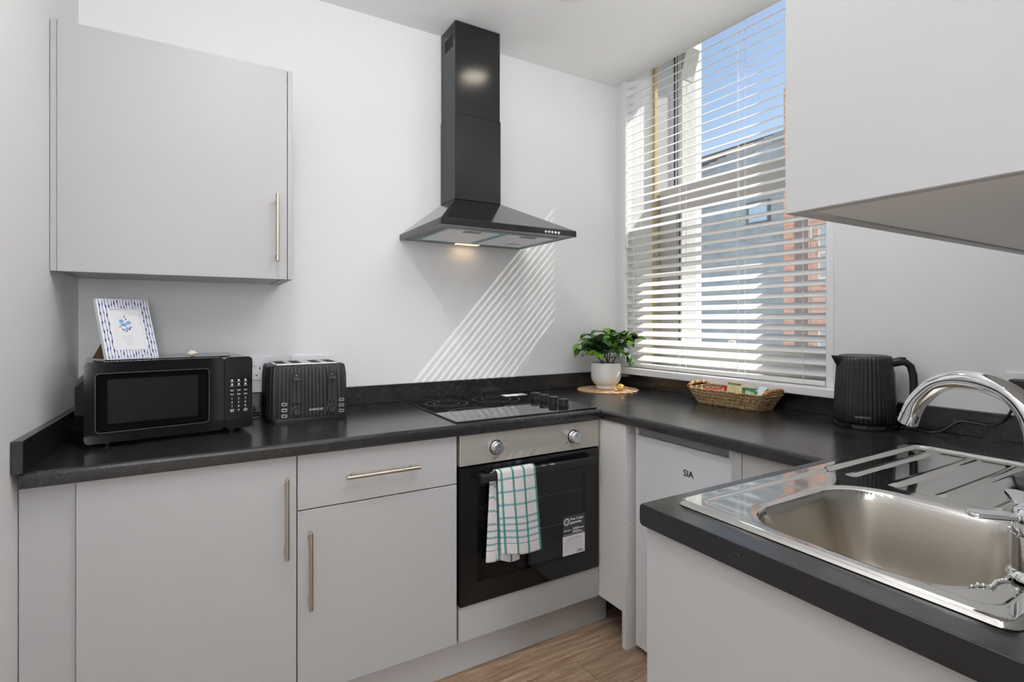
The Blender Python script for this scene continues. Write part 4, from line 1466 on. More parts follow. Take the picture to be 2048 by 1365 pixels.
tp = MB().prism(rrect(-0.108, -0.079, 0.108, 0.079, 0.014, 6), 0.1886, 0.1935).build('top_plate', mat('silver_plate', (0.62, 0.62, 0.63, 1), 0.3, 0.85), ts, 0.0015, 2)
for k in range(4):
    xx = (-0.082, -0.032, 0.032, 0.082)[k]
    box('slot', (xx - 0.015, -0.062, 0.1936), (xx + 0.015, 0.062, 0.1940), BLACKGAP, tp)
for k, (lx, zl) in enumerate(((-0.040, 0.142), (0.075, 0.142))):
    pn = box('lever_panel', (lx - 0.0135, -0.1035, 0.062), (lx + 0.0135, -0.0985, 0.163), BLACKPLASTIC, ts, 0.001, 1)
    box('lever_slot', (lx - 0.0025, -0.1040, 0.068), (lx + 0.0025, -0.1036, 0.148), BLACKGAP, pn)
    box('lever', (lx - 0.0125, -0.1160, zl - 0.005), (lx + 0.0125, -0.1042, zl + 0.005), DARKGREY, pn, 0.002)
    MB().lathe([(0.0001, 0.0003), (0.0022, 0.0003)], 8).build('lever_mark', PRINTGREY, pn, loc=(lx, -0.1036, zl + 0.013), rot=(PI / 2, 0, 0))
    kb = MB().lathe([(0.0165, 0), (0.0165, 0.005), (0.0135, 0.0055), (0.0130, 0.014), (0.0115, 0.016), (0.0001, 0.016)], 28).build('browning_knob', BLACKPLASTIC, ts, smooth=35, loc=(lx, -0.0985, 0.034), rot=(PI / 2, 0, 0))
    for q in range(6):
        a_ = -1.9 + q * 0.76
        MB().lathe([(0.0001, 0.0002), (0.0009, 0.0002)], 6).build('dial_mark', PRINTGREY, kb, loc=(0.0195 * math.sin(a_), 0.0195 * math.cos(a_), 0.0030))
    bx_ = -0.078 if k == 0 else 0.108
    for q in range(3):
        zz = 0.060 - q * 0.0195 + (0.003 if k else 0)
        b_ = MB()
        ring_y(b_, rrect(bx_ - 0.0085, zz - 0.0050, bx_ + 0.0085, zz + 0.0050, 0.003, 3), rrect(bx_ - 0.0068, zz - 0.0034, bx_ + 0.0068, zz + 0.0034, 0.002, 3), -0.1030, -0.0980)
        b_ = b_.build('button_ring', mat('silver_violet', (0.50, 0.50, 0.56, 1), 0.35, 0.6), ts)
        box('button', (bx_ - 0.0067, -0.1022, zz - 0.0033), (bx_ + 0.0067, -0.0985, zz + 0.0033), DARKGREY, b_)
text('brand_lettering', 'DAEWOO', 0.0105, PRINTGREY, ts, (0.000, -0.1010, 0.0325), FACE_MY, bold=0.0003, spacing=0.95)
pth = [(-0.125, 0.06, 0.012), (-0.150, 0.055, 0.006), (-0.168, 0.03, 0.012), (-0.160, 0.0, 0.030), (-0.158, 0.060, 0.040)]
crv = []
for k in range(len(pth) - 1):
    p0, p1, p2, p3 = (Vector(pth[max(0, min(len(pth) - 1, k + d_))]) for d_ in (-1, 0, 1, 2))
    for s_ in range(6):
        u = s_ / 6
        crv.append(0.5 * ((2 * p1) + (-p0 + p2) * u + (2 * p0 - 5 * p1 + 4 * p2 - p3) * u * u + (-p0 + 3 * p1 - 3 * p2 + p3) * u ** 3))
MB().tube(crv, 0.0032, 8).build('power_cord', BLACKPLASTIC, ts, smooth=60)


# ------------------------------------------------------------------ wall sockets
def socket(label, loc, rotz, w_, plug_at=None, h_=0.088):
    """plate in local x,z; face toward local -y"""
    t_ = thing('wall_socket', label, 'socket', loc, rotz, 'white wall sockets')
    pl = MB().prism_axis(rrect(-w_ / 2, -h_ / 2, w_ / 2, h_ / 2, 0.006, 4), 'y', -0.009, -0.0004).build('plate', WHITEPLASTIC, t_, 0.002, 2)
    cs = (-0.034, 0.034) if w_ > 0.1 else (0.0,)
    for k, cx_ in enumerate(cs):
        sx = (cx_ * 0.28 if w_ > 0.1 else -0.018)
        box('rocker_switch', (sx - 0.0058, -0.0125, 0.008), (sx + 0.0058, -0.0092, 0.030), WHITEPLASTIC, pl, 0.0015, 2)
        box('pin_hole', (cx_ - 0.002, -0.0094, -0.004), (cx_ + 0.002, -0.0091, 0.004), BLACKGAP, pl)
        for s_ in (-1, 1):
            box('pin_hole', (cx_ + s_ * 0.011 - 0.0032, -0.0094, -0.028), (cx_ + s_ * 0.011 + 0.0032, -0.0091, -0.024), BLACKGAP, pl)
    return t_


sk = socket('white double socket above the toaster', (0.3595, YB, 1.021), 0, 0.143)
pg = MB().prism_axis(rrect(-0.055, -0.020, -0.012, 0.022, 0.010, 4), 'y', -0.032, -0.0098).build('plug', BLACKPLASTIC, sk, 0.004, 2)
socket('white socket between microwave and toaster', (0.181, YB, 1.0215), 0, 0.086)
t = thing('surface_box', 'small white blanking box under the socket beside the microwave', 'box', (0.181, YB, 0.9565))
MB().prism_axis(rrect(-0.043, -0.0235, 0.043, 0.0195, 0.004, 3), 'y', -0.012, -0.0004).build('cover', WHITEPLASTIC, t, 0.002, 2)
sx_w, sy_w = wpt(0, -1.655)
sk = socket('white socket with black plug at the right edge behind the tap', (sx_w, sy_w, 1.010), WTH - PI / 2, 0.143)
pg = MB().prism_axis(rrect(-0.058, -0.022, -0.006, 0.026, 0.010, 4), 'y', -0.036, -0.0098).build('plug', BLACKPLASTIC, sk, 0.004, 2)

# ------------------------------------------------------------------ kettle
KX, KY = 1.838, 0.885
kt = thing('kettle', 'black ribbed electric kettle on the worktop right of the window', 'kettle', (KX, KY, ZT), math.atan2(-0.86, 0.50))
MB().lathe([(0.0001, 0.0006), (0.086, 0.0006), (0.088, 0.004), (0.087, 0.014), (0.080, 0.018), (0.0001, 0.018)], 48).build('power_base', BLACKGLOSS, kt, smooth=35)


def rib(a_, z_):
    # local +x is the handle side; leave it plain there
    d_ = abs((a_ + PI) % (2 * PI) - PI)
    return 1 + (0.013 * math.cos(44 * a_) if d_ > 0.55 else 0.0)


body_prof = [(0.0800, 0.0190), (0.0845, 0.0240), (0.0840, 0.0640), (0.0815, 0.118), (0.0785, 0.171), (0.0755, 0.210), (0.0740, 0.2235), (0.0725, 0.2250)]
kb = MB().lathe(body_prof, 352, rfun=rib, close=False)
kb.build('body', BLACKPLASTIC, kt, smooth=60)
MB().lathe([(0.0001, 0.0195), (0.0800, 0.0195)], 48).build('body_base', BLACKPLASTIC, kt)
ld = MB().lathe([(0.0725, 0.2245), (0.0705, 0.2275), (0.0640, 0.2290), (0.0620, 0.2275), (0.0001, 0.2280)], 48).build('lid', BLACKPLASTIC, kt, smooth=35)
sp_ = MB()
ang0 = PI + 0.25
ca, sa = math.cos(ang0), math.sin(ang0)
cr = lambda r_, w_, z_: (r_ * ca - w_ * sa, r_ * sa + w_ * ca, z_)
sp_.add([cr(0.070, -0.026, 0.2248), cr(0.070, 0.026, 0.2248), cr(0.096, 0.0, 0.2270), cr(0.0755, -0.020, 0.210), cr(0.0755, 0.020, 0.210), cr(0.0765, 0.0, 0.186)],
        [(0, 2, 1), (0, 3, 2), (1, 2, 4), (3, 5, 2), (4, 2, 5), (0, 1, 4, 5, 3)])
sp_.build('spout', BLACKPLASTIC, kt, smooth=20)
hp = [(0.066, 0, 0.204), (0.088, 0, 0.211), (0.107, 0, 0.210), (0.120, 0, 0.198), (0.126, 0, 0.172), (0.128, 0, 0.140), (0.1275, 0, 0.108), (0.124, 0, 0.084), (0.120, 0, 0.075)]
vs, fs = [], []
for k, p in enumerate(hp):
    a_ = Vector(hp[min(k + 1, len(hp) - 1)]) - Vector(hp[max(k - 1, 0)])
    a_.normalize()
    n_ = Vector((-a_.z, 0, a_.x))
    hw_, th_ = 0.0135 + 0.004 * (k < 3), 0.0105 + 0.003 * (k < 2)
    if k == len(hp) - 1:
        hw_, th_ = 0.008, 0.006
    for i in range(16):
        q = 2 * PI * i / 16
        cq, sq = math.cos(q), math.sin(q)
        cq = math.copysign(abs(cq) ** 0.7, cq)
        sq = math.copysign(abs(sq) ** 0.7, sq)
        vs.append(Vector(p) + n_ * th_ * cq + Vector((0, 1, 0)) * hw_ * sq)
for k in range(len(hp) - 1):
    for i in range(16):
        j = (i + 1) % 16
        fs.append((k * 16 + i, k * 16 + j, (k + 1) * 16 + j, (k + 1) * 16 + i))
fs += [tuple(range(15, -1, -1)), tuple((len(hp) - 1) * 16 + i for i in range(16))]
hd = MB().add(vs, fs).build('handle', BLACKPLASTIC, kt, smooth=50)
box('lid_button', (0.090, -0.009, 0.2205), (0.108, 0.009, 0.2255), BLACKPLASTIC, hd, 0.002)
gz = MB().prism_axis([(0.0782, 0.075), (0.0860, 0.075), (0.0800, 0.180), (0.0730, 0.180)], 'y', -0.006, 0.006).build('water_gauge', mat('smoked_gauge', (0.16, 0.16, 0.17, 1), 0.15), kt, 0.002, 2)
sw = MB().prism_axis([(0.082, 0.030), (0.108, 0.030), (0.106, 0.036), (0.084, 0.040)], 'y', -0.010, 0.010).build('switch_lever', CHROME, kt, 0.002, 2)
# brand lettering on the side facing the room
kang = math.radians(205) - kt.rotation_euler.z
lt = text('brand_lettering', 'DAEWOO', 0.0088, PRINTGREY, kt, (0, 0, 0), (0, 0, 0), bold=0.0003)
for v in lt.data.vertices:
    # wrap round the body
    s_ = v.co.x - 0.018
    a_ = kang - 0.06 + s_ / 0.0862
    v.co = Vector((0.0862 * math.cos(a_), 0.0862 * math.sin(a_), 0.037 + v.co.y))
# lead to the socket
t = thing('power_cord', 'black kettle cord lying along the upstand behind the tap', 'cord', (0, 0, 0))
kc = [(1.885, 0.806, ZT + 0.0045), (1.905, 0.780, ZT + 0.0045), (1.880, 0.725, ZT + 0.0045), (1.900, 0.700, ZT + 0.012), (1.929, 0.672, ZT + 0.040), (1.933, 0.640, ZT + 0.0415), (1.933, 0.600, ZT + 0.041), (1.930, 0.575, ZT + 0.055), (1.926, 0.555, ZT + 0.085), (1.936, 0.545, ZT + 0.122), (1.936, 0.538, ZT + 0.132)]
crv = []
for k in range(len(kc) - 1):
    p0, p1, p2, p3 = (Vector(kc[max(0, min(len(kc) - 1, k + d_))]) for d_ in (-1, 0, 1, 2))
    for s_ in range(6):
        u = s_ / 6
        crv.append(0.5 * ((2 * p1) + (-p0 + p2) * u + (2 * p0 - 5 * p1 + 4 * p2 - p3) * u * u + (-p0 + 3 * p1 - 3 * p2 + p3) * u ** 3))
MB().tube(crv, 0.0035, 8).build('cable', BLACKPLASTIC, t, smooth=60)

# ------------------------------------------------------------------ placemat, shell, potted plant
PX, PY = 1.712, 1.985
t = thing('placemat', 'round pale wooden placemat under the potted plant', 'placemat', (PX, PY, ZT))
MB().lathe([(0.0001, 0.0006), (0.148, 0.0006), (0.149, 0.0022), (0.148, 0.0042), (0.0001, 0.0042)], 64).build('disc', MATWOOD, t, smooth=35)
mb = MB()
for r_ in [0.02 + 0.0128 * k for k in range(10)]:
    mb.lathe([(r_ - 0.0055, 0.0042), (r_, 0.0054), (r_ + 0.0055, 0.0042)], 48)
o = mb.build('woven_coil', MATWOOD, t, smooth=50)
o['kind'] = 'stuff'
shell('seashell', 'cream and amber spiral shell on the placemat beside the plant pot', (1.722, 1.898, ZT + 0.0050), 0.1 - 0.62, 0.056, SHELL_C, SHELL_A, 5)

pp = thing('potted_plant', 'green leafy plant in a white ceramic pot by the window', 'plant', (PX - 0.003, PY + 0.010, ZT + 0.0056))
MB().lathe([(0.0001, 0.0005), (0.046, 0.0005), (0.049, 0.003), (0.049, 0.016), (0.050, 0.019), (0.060, 0.027), (0.069, 0.041), (0.073, 0.058), (0.074, 0.080), (0.0735, 0.1265), (0.0725, 0.1285), (0.0695, 0.1285), (0.0690, 0.1265), (0.0690, 0.1100), (0.0001, 0.1100)], 56).build('pot', CERAMIC, pp, smooth=50)
MB().lathe([(0.0001, 0.1130), (0.040, 0.1145), (0.0685, 0.1120)], 24).build('soil', SOIL, pp, smooth=60)
# one leaf mesh, shared
vs, fs = [], []
nl = 9
for k in range(nl + 1):
    f = k / nl
    w_ = 0.0195 * (math.sin(PI * min(1, f ** 1.15)) ** 0.75) + 0.0002
    z_ = 0.010 * math.sin(PI * f * 0.9) - 0.012 * f * f
    x_ = 0.058 * f
    vs += [(x_, -w_, z_ + w_ * 0.30), (x_, -w_ * 0.5, z_ + w_ * 0.10), (x_, 0, z_), (x_, w_ * 0.5, z_ + w_ * 0.10), (x_, w_, z_ + w_ * 0.30)]
for k in range(nl):
    for i in range(4):
        fs.append((k * 5 + i, k * 5 + i + 1, (k + 1) * 5 + i + 1, (k + 1) * 5 + i))
leaf_me = bpy.data.meshes.new('leaf')
leaf_me.from_pydata(vs, [], fs)
for p in leaf_me.polygons:
    p.use_smooth = True
leaf_me.materials.append(LEAF)
rnd = random.Random(21)
tips = []
stems = [(-0.022, 0.012, -0.5, 0.35), (0.010, -0.006, 0.2, 0.15), (0.018, 0.012, 0.9, 0.5), (0.004, 0.016, 1.6, 0.3), (0.020, -0.014, -0.4, 0.55), (-0.004, -0.018, 3.6, 0.5), (-0.018, -0.006, 2.6, 0.6)]
for sx, sy, a_, tilt in stems:
    n_ = Vector((math.cos(a_) * tilt, math.sin(a_) * tilt, 1)).normalized()
    base = Vector((sx, sy, 0.112))
    L_ = rnd.uniform(0.095, 0.150)
    top = base + n_ * L_
    mid = base + n_ * L_ * 0.5 + Vector((rnd.uniform(-.004, .004), rnd.uniform(-.004, .004), 0))
    MB().tube([base, mid, top], [0.0030, 0.0026, 0.0018], 7).build('stem', STEM, pp, smooth=60)
    nb = 5
    for k in range(nb):
        a2 = a_ + 2 * PI * k / nb + rnd.uniform(-.4, .4)
        st_ = base.lerp(top, rnd.uniform(0.45, 1.0))
        ln = rnd.uniform(0.035, 0.090)
        e_ = st_ + Vector((math.cos(a2) * ln, math.sin(a2) * ln, rnd.uniform(-0.004, 0.050)))
        MB().tube([st_, st_.lerp(e_, 0.5) + Vector((0, 0, 0.004)), e_], [0.0014, 0.0012, 0.001], 5).build('stem', STEM, pp, smooth=60)
        tips.append((e_, a2))
    tips.append((top, a_))


def put_leaf(p, yaw, pitch, roll, sc):
    o_ = link('leaf', leaf_me, None, pp, p)
    o_.rotation_euler = (Matrix.Rotation(yaw, 3, 'Z') @ Matrix.Rotation(-pitch, 3, 'Y') @ Matrix.Rotation(roll, 3, 'X')).to_euler()
    o_.scale = (sc, sc, sc)


for p, a_ in tips:
    n_ = rnd.choice((4, 5, 5))
    for k in range(n_):
        put_leaf(p, a_ + 2 * PI * k / n_ + rnd.uniform(-.35, .35), rnd.uniform(-0.55, 0.55), rnd.uniform(-.4, .4), rnd.uniform(0.80, 1.18))
# drooping sprays on either side
for bx, by, a_, zz in ((-0.100, 0.060, 2.6, 0.192), (-0.060, 0.034, 2.5, 0.215), (0.072, -0.042, -0.65, 0.175), (0.085, -0.050, -0.6, 0.150)):
    s0 = Vector((bx * 0.25, by * 0.25, 0.150))
    e_ = Vector((bx, by, zz))
    MB().tube([s0, s0.lerp(e_, 0.5) + Vector((0, 0, 0.012)), e_], [0.0016, 0.0013, 0.001], 5).build('stem', STEM, pp, smooth=60)
    for k in range(3):
        put_leaf(e_, a_ + (k - 1) * 0.55, rnd.uniform(-0.95, -0.45), rnd.uniform(-.3, .3), rnd.uniform(0.75, 0.95))

# ------------------------------------------------------------------ basket with sachets
BKX, BKY = 1.826, 1.358
bk = thing('woven_basket', 'long seagrass basket with rattan handles on the window worktop', 'basket', (BKX, BKY, ZT), WTH + math.radians(2.0))
BH = 0.058
rows = 9
rndb = random.Random(3)


def bk_ring(f, off):
    """outline of the basket wall at height fraction f (local x across, y along)"""
    hw_ = 0.058 + 0.016 * f + off
    hl_ = 0.132 + 0.032 * f + off
    return rrect(-hw_, -hl_, hw_, hl_, 0.022, 5)


# inner lining wall
vs, fs = [], []
n = None
for f in (0.0, 0.5, 1.0):
    pts_ = bk_ring(f, -0.004)
    n = len(pts_)
    vs += [(x, y, 0.004 + BH * f * 0.97) for x, y in pts_]
for k in range(2):
    for i in range(n):
        j = (i + 1) % n
        fs.append((k * n + i, k * n + j, (k + 1) * n + j, (k + 1) * n + i))
fs.append(tuple(range(n)))
MB().add(vs, fs).build('lining', SEAGRASS, bk)
# twisted grass strands, row on row
mbw = MB()
for r_ in range(rows):
    f = r_ / (rows - 1)
    ring = bk_ring(f, 0.0)
    P_ = [Vector((x, y, 0.0045 + (BH - 0.004) * f)) for x, y in ring]
    P_.append(P_[0])
    dens = []
    for k in range(len(P_) - 1):
        m_ = max(1, int((P_[k + 1] - P_[k]).length / 0.0042))
        for q in range(m_):
            dens.append(P_[k].lerp(P_[k + 1], q / m_))
    # each strand a chain of slanted plump stitches
    for k in range(len(dens)):
        p_, q_ = dens[k], dens[(k + 1) % len(dens)]
        d_ = q_ - p_
        if d_.length < 1e-6:
            continue
        nrm = Vector((d_.y, -d_.x, 0)).normalized()
        c_ = p_ + nrm * (0.0018 + rndb.uniform(-0.0008, 0.0012)) + Vector((0, 0, rndb.uniform(-.0008, .0008)))
        s_ = (-1 if r_ % 2 else 1)
        u_ = (d_.normalized() * 0.55 + Vector((0, 0, 0.85 * s_))).normalized() * 0.0056
        w_ = u_.cross(nrm).normalized() * 0.0021
        h_ = nrm * 0.0024
        mbw.add([c_ - u_, c_ + w_, c_ + u_, c_ - w_, c_ + h_, c_ - h_ * 1.5],
                [(0, 1, 4), (1, 2, 4), (2, 3, 4), (3, 0, 4), (1, 0, 5), (2, 1, 5), (3, 2, 5), (0, 3, 5)])
o = mbw.build('weave', SEAGRASS, bk, fix=False, smooth=0)
o['kind'] = 'stuff'
# rolled rim
P_ = [(x, y, BH + 0.0015 + 0.004 * (abs(y) / 0.164) ** 4) for x, y in bk_ring(1.0, 0.0)]
P_.append(P_[0])
MB().tube(P_, 0.0042, 8, caps=False).build('rim', SEAGRASS, bk, smooth=60)
for s_ in (-1, 1):
    hp = []
    for k in range(13):
        a_ = -1 + 2 * k / 12
        hp.append((0.070 * a_, s_ * (0.165 + 0.006 * (1 - a_ * a_)), BH + 0.010 + 0.012 * (1 - abs(a_) ** 3)))
    h_ = MB().tube(hp, 0.0062, 10).build('handle', RATTAN, bk, smooth=60)
    for k in (1, 3, 5, 7, 9, 11):
        p_ = Vector(hp[k])
        q_ = (Vector(hp[k + 1]) - Vector(hp[k - 1])).normalized() * 0.0035
        MB().tube([p_ - q_, p_ + q_], 0.0068, 10).build('cane_binding', RATTANPALE if s_ > 0 else RATTAN, h_, smooth=60)


def sachet(name, label, loc, w_, h_, m, lean, yaw, art=None, roll=0.0):
    """flat paper sachet standing in the basket; local x across, z up, faces local -y"""
    t_ = thing(name, label, 'sachet', loc, yaw, 'sachets in the woven basket')
    t_.rotation_euler = (lean, roll, yaw)
    n_ = 6
    vs, fs = [], []
    for side in (-1, 1):
        for i in range(n_ + 1):
            for j in range(n_ + 1):
                g_, f_ = i / n_ - 0.5, j / n_
                b_ = 0.0028 * (1 - (2 * g_) ** 4) * (1 - (2 * f_ - 1) ** 4)
                vs.append((g_ * w_, side * (b_ + 0.0002), f_ * h_))
    N_ = (n_ + 1) ** 2
    for i in range(n_):
        for j in range(n_):
            a_ = i * (n_ + 1) + j
            fs.append((a_, a_ + n_ + 1, a_ + n_ + 2, a_ + 1))
            fs.append((N_ + a_, N_ + a_ + 1, N_ + a_ + n_ + 2, N_ + a_ + n_ + 1))
    MB().add(vs, fs).build('packet', m, t_, smooth=60, fix=False)
    if art:
        for (ax, az, aw, ah, am, nm) in art:
            box(nm, (ax - aw / 2, -0.0036, az - ah / 2), (ax + aw / 2, -0.0033, az + ah / 2), am, t_)
    return t_


def on_basket(lx, ly, lz=0.008):
    a_ = WTH + math.radians(2.0)
    return (BKX + lx * math.cos(a_) - ly * math.sin(a_), BKY + lx * math.sin(a_) + ly * math.cos(a_), ZT + lz)


VIEW = -PI / 2 + 0.25      # yaw that turns a sachet's face to the room (-x)
sachet('tea_sachet', 'red foil sachet lying at the far end of the basket', on_basket(-0.030, 0.085, 0.012), 0.055, 0.056, RED, -0.45, VIEW + 0.2, [(-0.008, 0.034, 0.018, 0.006, REDLIGHT, 'printed_panel')])
sachet('tea_sachet', 'red foil sachet leaning against the cream tea bag', on_basket(-0.028, 0.035, 0.014), 0.040, 0.064, RED, -0.30, VIEW - 0.25, [(-0.011, 0.040, 0.006, 0.030, REDLIGHT, 'printed_panel')], 0.15)
cs = sachet('tea_sachet', 'cream tea bag envelope standing tallest in the basket', on_basket(-0.026, -0.012, 0.016), 0.058, 0.080, CREAMPACK, -0.12, VIEW, [(0, 0.074, 0.050, 0.006, OLIVE, 'printed_band')], 0.05)
for (ax, az, aa) in ((-0.005, 0.060, 0.6), (0.006, 0.052, 1.3), (0.008, 0.042, 2.0), (-0.012, 0.040, 0.3), (0.0, 0.032, 0.1), (-0.014, 0.030, 0.8)):
    o = MB().add([(ax + 0.007 * math.cos(aa), -0.0037, az + 0.007 * math.sin(aa)), (ax - 0.0012 * math.sin(aa), -0.0037, az + 0.0012 * math.cos(aa)), (ax - 0.007 * math.cos(aa), -0.0037, az - 0.007 * math.sin(aa)), (ax + 0.0012 * math.sin(aa), -0.0037, az - 0.0012 * math.cos(aa))], [(0, 1, 2, 3)]).build('printed_sprig', OLIVE, cs)
gs = sachet('tea_sachet', 'green tea bag envelope with white panel tilted in the basket', on_basket(-0.024, -0.064, 0.010), 0.052, 0.068, GREENPACK, -0.25, VIEW - 0.1, [(0.0, 0.034, 0.034, 0.048, PAPER, 'white_panel')], 0.22)
for (ax, az, aw, ah) in ((0.0, 0.034, 0.026, 0.0018), (-0.0120, 0.034, 0.0018, 0.040), (0.0120, 0.034, 0.0018, 0.040), (0.0, 0.0140, 0.024, 0.0018), (0.0, 0.054, 0.024, 0.0018)):
    box('green_print', (ax - aw / 2, -0.0040, az - ah / 2), (ax + aw / 2, -0.0037, az + ah / 2), GREENPACK, gs)
sachet('sugar_sachet', 'pale blue sugar sachet lying flat by the green tea bag', on_basket(-0.024, -0.100, 0.046), 0.034, 0.060, BLUEPACK, -1.15, VIEW - 0.9)
sachet('sugar_sachet', 'pale blue sugar sachet propped against the basket wall', on_basket(0.004, -0.092, 0.044), 0.034, 0.060, BLUEPACK, -0.9, VIEW - 0.2)
sachet('sugar_sachet', 'white sugar sachet crossing the blue ones near the basket handle', on_basket(-0.010, -0.125, 0.040), 0.032, 0.056, PAPER, -1.0, VIEW + 0.7)
sachet('sugar_sachet', 'white sachet seen through the handle hole of the basket', on_basket(-0.012, -0.126, 0.024), 0.034, 0.030, PAPER, -0.35, VIEW - 1.0)

# ------------------------------------------------------------------ venetian blind
bl = thing('venetian_blind', 'cream venetian blind with tilted wide slats in the window', 'blind', WO, WTH)
SLX, SW = 0.027, 0.050
TILT = math.radians(28)
y0_, y1_ = JR + 0.010, JL - 0.008
cross = []
for k in range(9):
    x = -SW / 2 + SW * k / 8
    cross.append((x, 0.0016 * (1 - (2 * x / SW) ** 2)))
top_ = [(x, z + 0.0026) for x, z in cross]
poly = cross + top_[::-1]
slat_me = MB().prism_axis(poly, 'y', y0_, y1_).mesh('slat', smooth=40)
z = 1.004
PITCH = 0.0418
zs_ = []
while z < 2.735:
    zs_.append(z)
    z += PITCH
for z in zs_:
    link('slat', slat_me, SLAT, bl, (SLX, 0, z), (0, -TILT, 0))
MB().prism_axis(rrect(SLX - 0.026, 0.958, SLX + 0.026, 0.976, 0.004, 3), 'y', y0_, y1_).build('bottom_rail', SLAT, bl, smooth=40)
MB().box((SLX - 0.026, y0_, 2.742), (SLX + 0.030, y1_, 2.795)).build('head_rail', SLAT, bl, 0.002)
for ly in (-0.135, -0.425, -0.735, -1.010):
    for lx, hgt in ((SLX - 0.0262, 0), (SLX + 0.0262, 0)):
        MB().tube([(lx, ly, 0.960), (lx, ly, 2.742)], 0.0010, 5).build('ladder_cord', CORD, bl)
    MB().tube([(SLX, ly + 0.012, 0.960), (SLX, ly + 0.012, 2.742)], 0.0009, 5).build('lift_cord', CORD, bl)
for ly, zt_ in ((-0.098, 1.625), (-0.085, 1.490), (-1.045, 1.545)):
    tc_ = MB().tube([(-0.008, ly, zt_), (-0.008, ly, 2.742)], 0.0010, 5).build('pull_cord', CORD, bl)
    MB().lathe([(0.0025, 0.046), (0.0050, 0.042), (0.0062, 0.010), (0.0070, 0.0), (0.0001, -0.001)], 14).build('tassel', SLAT, tc_, smooth=40, loc=(-0.008, ly, zt_ - 0.044))

# ------------------------------------------------------------------ outside the window
fc = MB()
fc.box((0.515, JL, -4.0), (0.56, 8.0, 9.0)).box((0.515, -7.0, -4.0), (0.56, JRO, 9.0))
fc.box((0.515, JRO, -4.0), (0.56, JL, 0.985)).box((0.515, JRO, HEADZ + 0.05), (0.56, JL, 9.0))
struct(fc.build('wall_facade', mat('pale_render', (0.62, 0.61, 0.58, 1), 0.85), loc=WO, rot=(0, 0, WTH)))
struct(MB().box((2.3, -8, -4.2), (16, 14, -4.0)).build('ground', mat('pale_paving', (0.42, 0.41, 0.40, 1), 0.9)))
ps = thing('stone_pilaster', 'white painted stone pilaster with carved bracket outside the window', 'pilaster', WO, WTH)
MB().box((0.402, JL - 0.030, 0.99), (0.513, JL - 0.001, 2.56)).build('shaft', STONE, ps, 0.006, 2)
pol = [(JL - 0.001, 2.561), (JL - 0.031, 2.561), (JL - 0.034, 2.60), (JL - 0.045, 2.64), (JL - 0.062, 2.69), (JL - 0.070, 2.73), (JL - 0.062, 2.76), (JL - 0.046, 2.785), (JL - 0.001, 2.795)]
MB().prism_axis(pol, 'x', 0.402, 0.513).build('bracket', STONE, ps, 0.005, 2)

rf = thing('slate_roof', 'blue grey slate roof of the building across the street', 'roof', (9.0, 6.5, 0))
slope_pts = [(7.95, 4.30), (5.60, 4.60)]      # flashing line (world y, z)
mb = MB()
Yl, Yr = 11.0, 5.60
zl_ = 4.30 + (4.30 - 4.60) / (7.95 - 5.60) * (Yl - 7.95)
vs = [(0, Yl - 6.5, -2.0), (0, Yr - 6.5, -2.0), (0, Yr - 6.5, 4.60), (0, Yl - 6.5, zl_), (0.2, Yl - 6.5, -2.0), (0.2, Yr - 6.5, -2.0), (0.2, Yr - 6.5, 4.60), (0.2, Yl - 6.5, zl_)]
me = bpy.data.meshes.new('slates')
me.from_pydata(vs, [], [(0, 1, 2, 3), (4, 7, 6, 5), (0, 4, 5, 1), (1, 5, 6, 2), (2, 6, 7, 3), (3, 7, 4, 0)])
ul = me.uv_layers.new(name='UVMap')
for lp in me.loops:
    c_ = me.vertices[lp.vertex_index].co
    ul.data[lp.index].uv = (c_.y, c_.z)
link('slates', me, SLATE, rf)
nst = 16
for k in range(nst):
    yy = 8.9 - k * (8.9 - 5.65) / nst
    zz = 4.60 + (4.30 - 4.60) / (7.95 - 5.60) * (yy - 5.60)
    MB().box((-0.02, yy - 6.5 - 0.20, zz - 0.10), (-0.002, yy - 6.5, zz + 0.06)).build('flashing_step', ROOFLEAD, rf, 0.004, 1)
pw = thing('parapet_wall', 'dark parapet wall with white coping above the slate roof', 'wall', (9.25, 7.0, 0))
MB().box((0, -1.55, 3.2), (0.2, 4.2, 4.52)).build('masonry', ROOFDARK, pw)
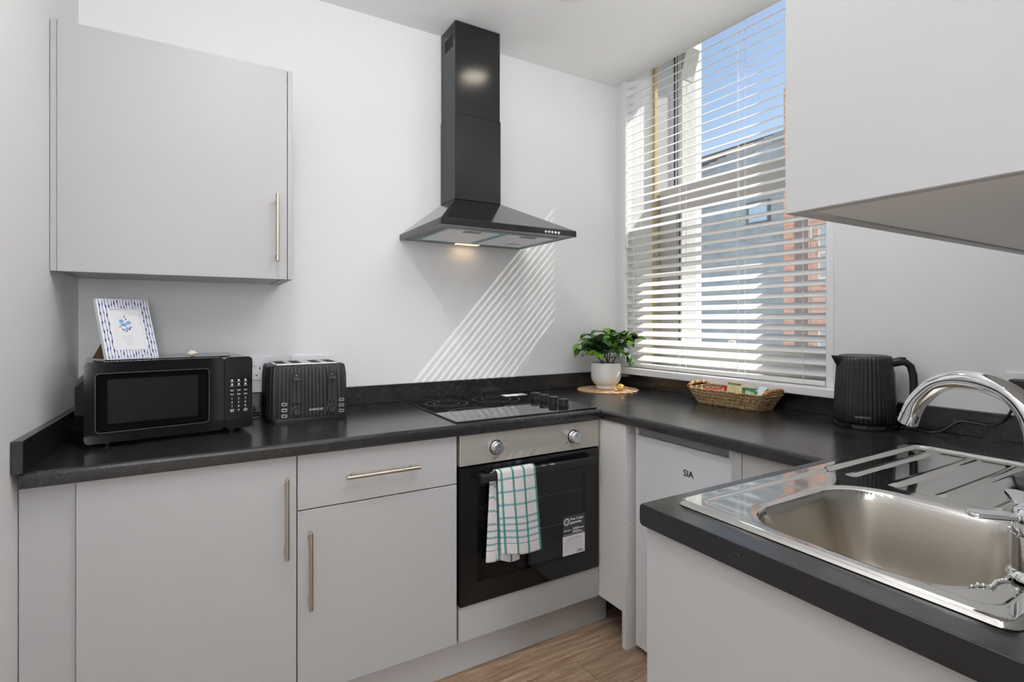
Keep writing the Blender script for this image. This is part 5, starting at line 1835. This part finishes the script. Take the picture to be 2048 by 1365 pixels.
MB().box((-0.22, -1.58, 4.52), (0.3, 4.2, 4.60)).build('coping', FASCIAWHITE, pw)
MB().box((-0.24, -1.58, 4.601), (0.3, 4.2, 4.63)).build('coping_cap', ROOFDARK, pw)


def rooflight(label, y, z, w_, h_):
    t_ = thing('rooflight', label, 'rooflight', (8.93, y, z), 0, 'rooflights on the slate roof')
    mb_ = MB()
    n_ = 0.035
    box('frame_bar', (0, 0, 0), (0.06, w_, n_), ROOFFRAME, t_)
    box('frame_bar', (0, 0, h_ - n_), (0.06, w_, h_), ROOFFRAME, t_)
    box('frame_bar', (0, 0, n_), (0.06, n_, h_ - n_), ROOFFRAME, t_)
    box('frame_bar', (0, w_ - n_, n_), (0.06, w_, h_ - n_), ROOFFRAME, t_)
    box('pane', (0.02, n_, n_), (0.05, w_ - n_, h_ - n_), mat('sky_lit_glass', rgb(196, 214, 230), 0.12, 0.6), t_)


rooflight('small rooflight in the slates just under the parapet', 7.02, 3.55, 0.42, 0.46)
rooflight('rooflight lower down the slates near the brick wall', 5.92, 3.02, 0.46, 0.42)

bb = thing('brick_building', 'red brick building with white windows at the right of the street view', 'building', (8.6, 4.5, 0))
MB().box((0, -2.6, -2.0), (0.3, 0.92, 5.2)).build('wall', FARBRICK, bb)
MB().box((-0.012, 0.50, -2.0), (-0.001, 0.72, 5.2)).build('grey_column', mat('dark_render', rgb(128, 118, 120), 0.8), bb)  # flat grey column strip on the brick front
for zz in (0.2, 1.85, 3.5):
    fw = MB().box((-0.02, -0.05, zz), (-0.001, 0.32, zz + 0.9)).build('window', FASCIAWHITE, bb)
    MB().box((-0.03, -0.01, zz + 0.06), (-0.021, 0.28, zz + 0.43)).build('pane', mat('far_glass', rgb(150, 165, 179), 0.1, 0.4), fw)
    MB().box((-0.03, -0.01, zz + 0.47), (-0.021, 0.28, zz + 0.84)).build('pane', mat('far_glass', rgb(150, 165, 179), 0.1, 0.4), fw)
    MB().box((-0.06, -0.09, zz - 0.07), (-0.001, 0.36, zz - 0.001)).build('window_ledge', FASCIAWHITE, bb)
